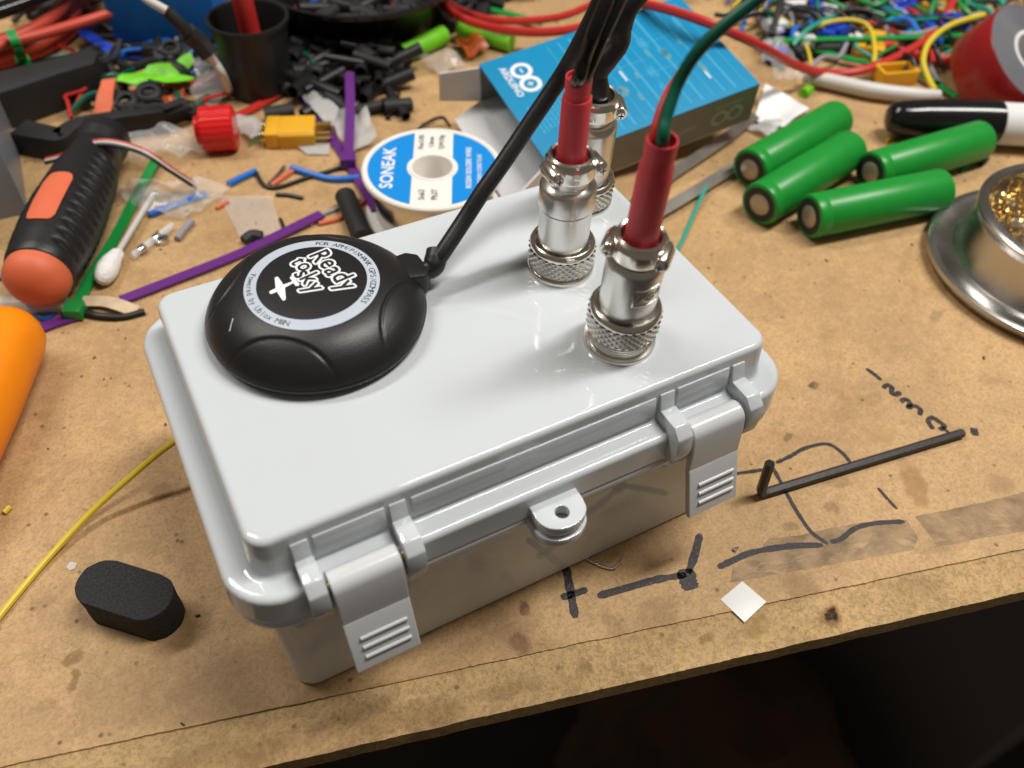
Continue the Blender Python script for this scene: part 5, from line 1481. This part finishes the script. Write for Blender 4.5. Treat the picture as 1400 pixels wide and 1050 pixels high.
# crumbs: nobody could count them
cr = MB()
rk_ = random.Random(77)
for i in range(420):
    if i < 300: x, y = rk_.uniform(-150, 330), rk_.uniform(90, 300)
    else: x, y = rk_.uniform(-150, 330), rk_.uniform(-40, 120)
    if -80 < x < 80 and -58 < y < 56: continue
    s = rk_.uniform(0.15, 0.55)
    M_ = Matrix.Translation((x, y, s * 0.45 + 0.02)) @ Matrix.Rotation(rk_.uniform(0, 6.3), 4, 'Z')
    cr.box((0, 0, 0), (s * rk_.uniform(1, 3.5), s, s * 0.8), M_)
co_ = cr.build('bench_crumbs', 'black_matte', smooth=0)
co_['kind'] = 'stuff'
co_['label'] = 'dark crumbs and swarf scattered over the bench'
co_['category'] = 'crumbs'

# small housings lying in the tangle
rh = random.Random(31)
hproto = {}
for i in range(48):
    cname, mname = (('black', 'black_matte'), ('royal blue', 'dark_blue'), ('green', 'pcb_green'), ('white', 'card_white'))[i % 4]
    if cname not in hproto:
        m = MB().box((0, 0, 3.0), (11, 6.5, 5.6)).box((0, 4.6, 2.4), (8, 3, 3.4)).box((0, -4.2, 2.6), (5, 2, 2.6))
        ob = hproto[cname] = m.build('plug_housing', mname, bevel=0.4, origin=(0, 0, 0))
    else:
        ob = hproto[cname].copy()
        col.objects.link(ob)
    u, w = rh.random(), rh.random()
    q0, q1, q2, q3 = Vector((262.3, 167.5, 0)), Vector((347.3, 123.0, 0)), Vector((309.8, 272.0, 0)), Vector((477.6, 185.5, 0))
    pp = (q0.lerp(q1, u)).lerp(q2.lerp(q3, u), w)
    ob.location = Vector((pp.x, pp.y, 0.2 + 5 * rh.random())) * MM
    ob.rotation_euler = (R(rh.uniform(-12, 12)), R(rh.uniform(-12, 12)), R(rh.uniform(0, 360)))
    tag(ob, 'small %s plug housing in the coloured tangle at the back right' % cname, 'plug', '%s plug housings in the back tangle' % cname)

# dark moulded offcuts and clear scraps fill the gaps at the back left
rq = random.Random(52)
dproto = {}
spots = [((-58.3, 304.3, 0), (15.8, 301.9, 0)), ((-54.0, 251.7, 0), (-26.9, 251.7, 0)), ((103.1, 281.8, 0), (176.9, 283.6, 0)), ((45.7, 308.1, 0), (110.0, 297.8, 0)), ((-85.0, 386.3, 0), (-32.0, 402.5, 0))]
for i in range(64):
    a, b = spots[i % 5]
    k = i % 3
    if k not in dproto:
        m = MB()
        if k == 0: m.prism([(-7, -3), (6, -4), (8, 0), (3, 4), (-6, 3)], 0.2, 4.5)
        elif k == 1: m.box((0, 0, 2.4), (13, 6, 4.4)).box((0, 0, 5.2), (8, 3, 1.4))
        else: m.lathe([(2.2, 0.1), (4.4, 0.2), (4.6, 5.5), (3.6, 6.5), (2.4, 6.4)], 20, closed=True)
        ob = dproto[k] = m.build('dark_plastic_part', 'black_matte', bevel=0.4, origin=(0, 0, 0))
    else:
        ob = dproto[k].copy()
        col.objects.link(ob)
    pp = Vector(a).lerp(Vector(b), rq.random())
    ob.location = Vector((pp.x + rq.uniform(-9, 9), pp.y + rq.uniform(-10, 12), 0.1 + rq.uniform(0, 2.5))) * MM
    ob.rotation_euler = (R(rq.uniform(-15, 15)), R(rq.uniform(-15, 15)), R(rq.uniform(0, 360)))
    ob.scale = (1.0 + 0.4 * rq.random(),) * 3
    tag(ob, 'small %s black plastic part among the clutter along the back of the bench' % ('wedge shaped', 'stepped', 'ring shaped')[k], 'plastic part', '%s black parts in the clutter' % ('wedge', 'stepped', 'ring')[k])
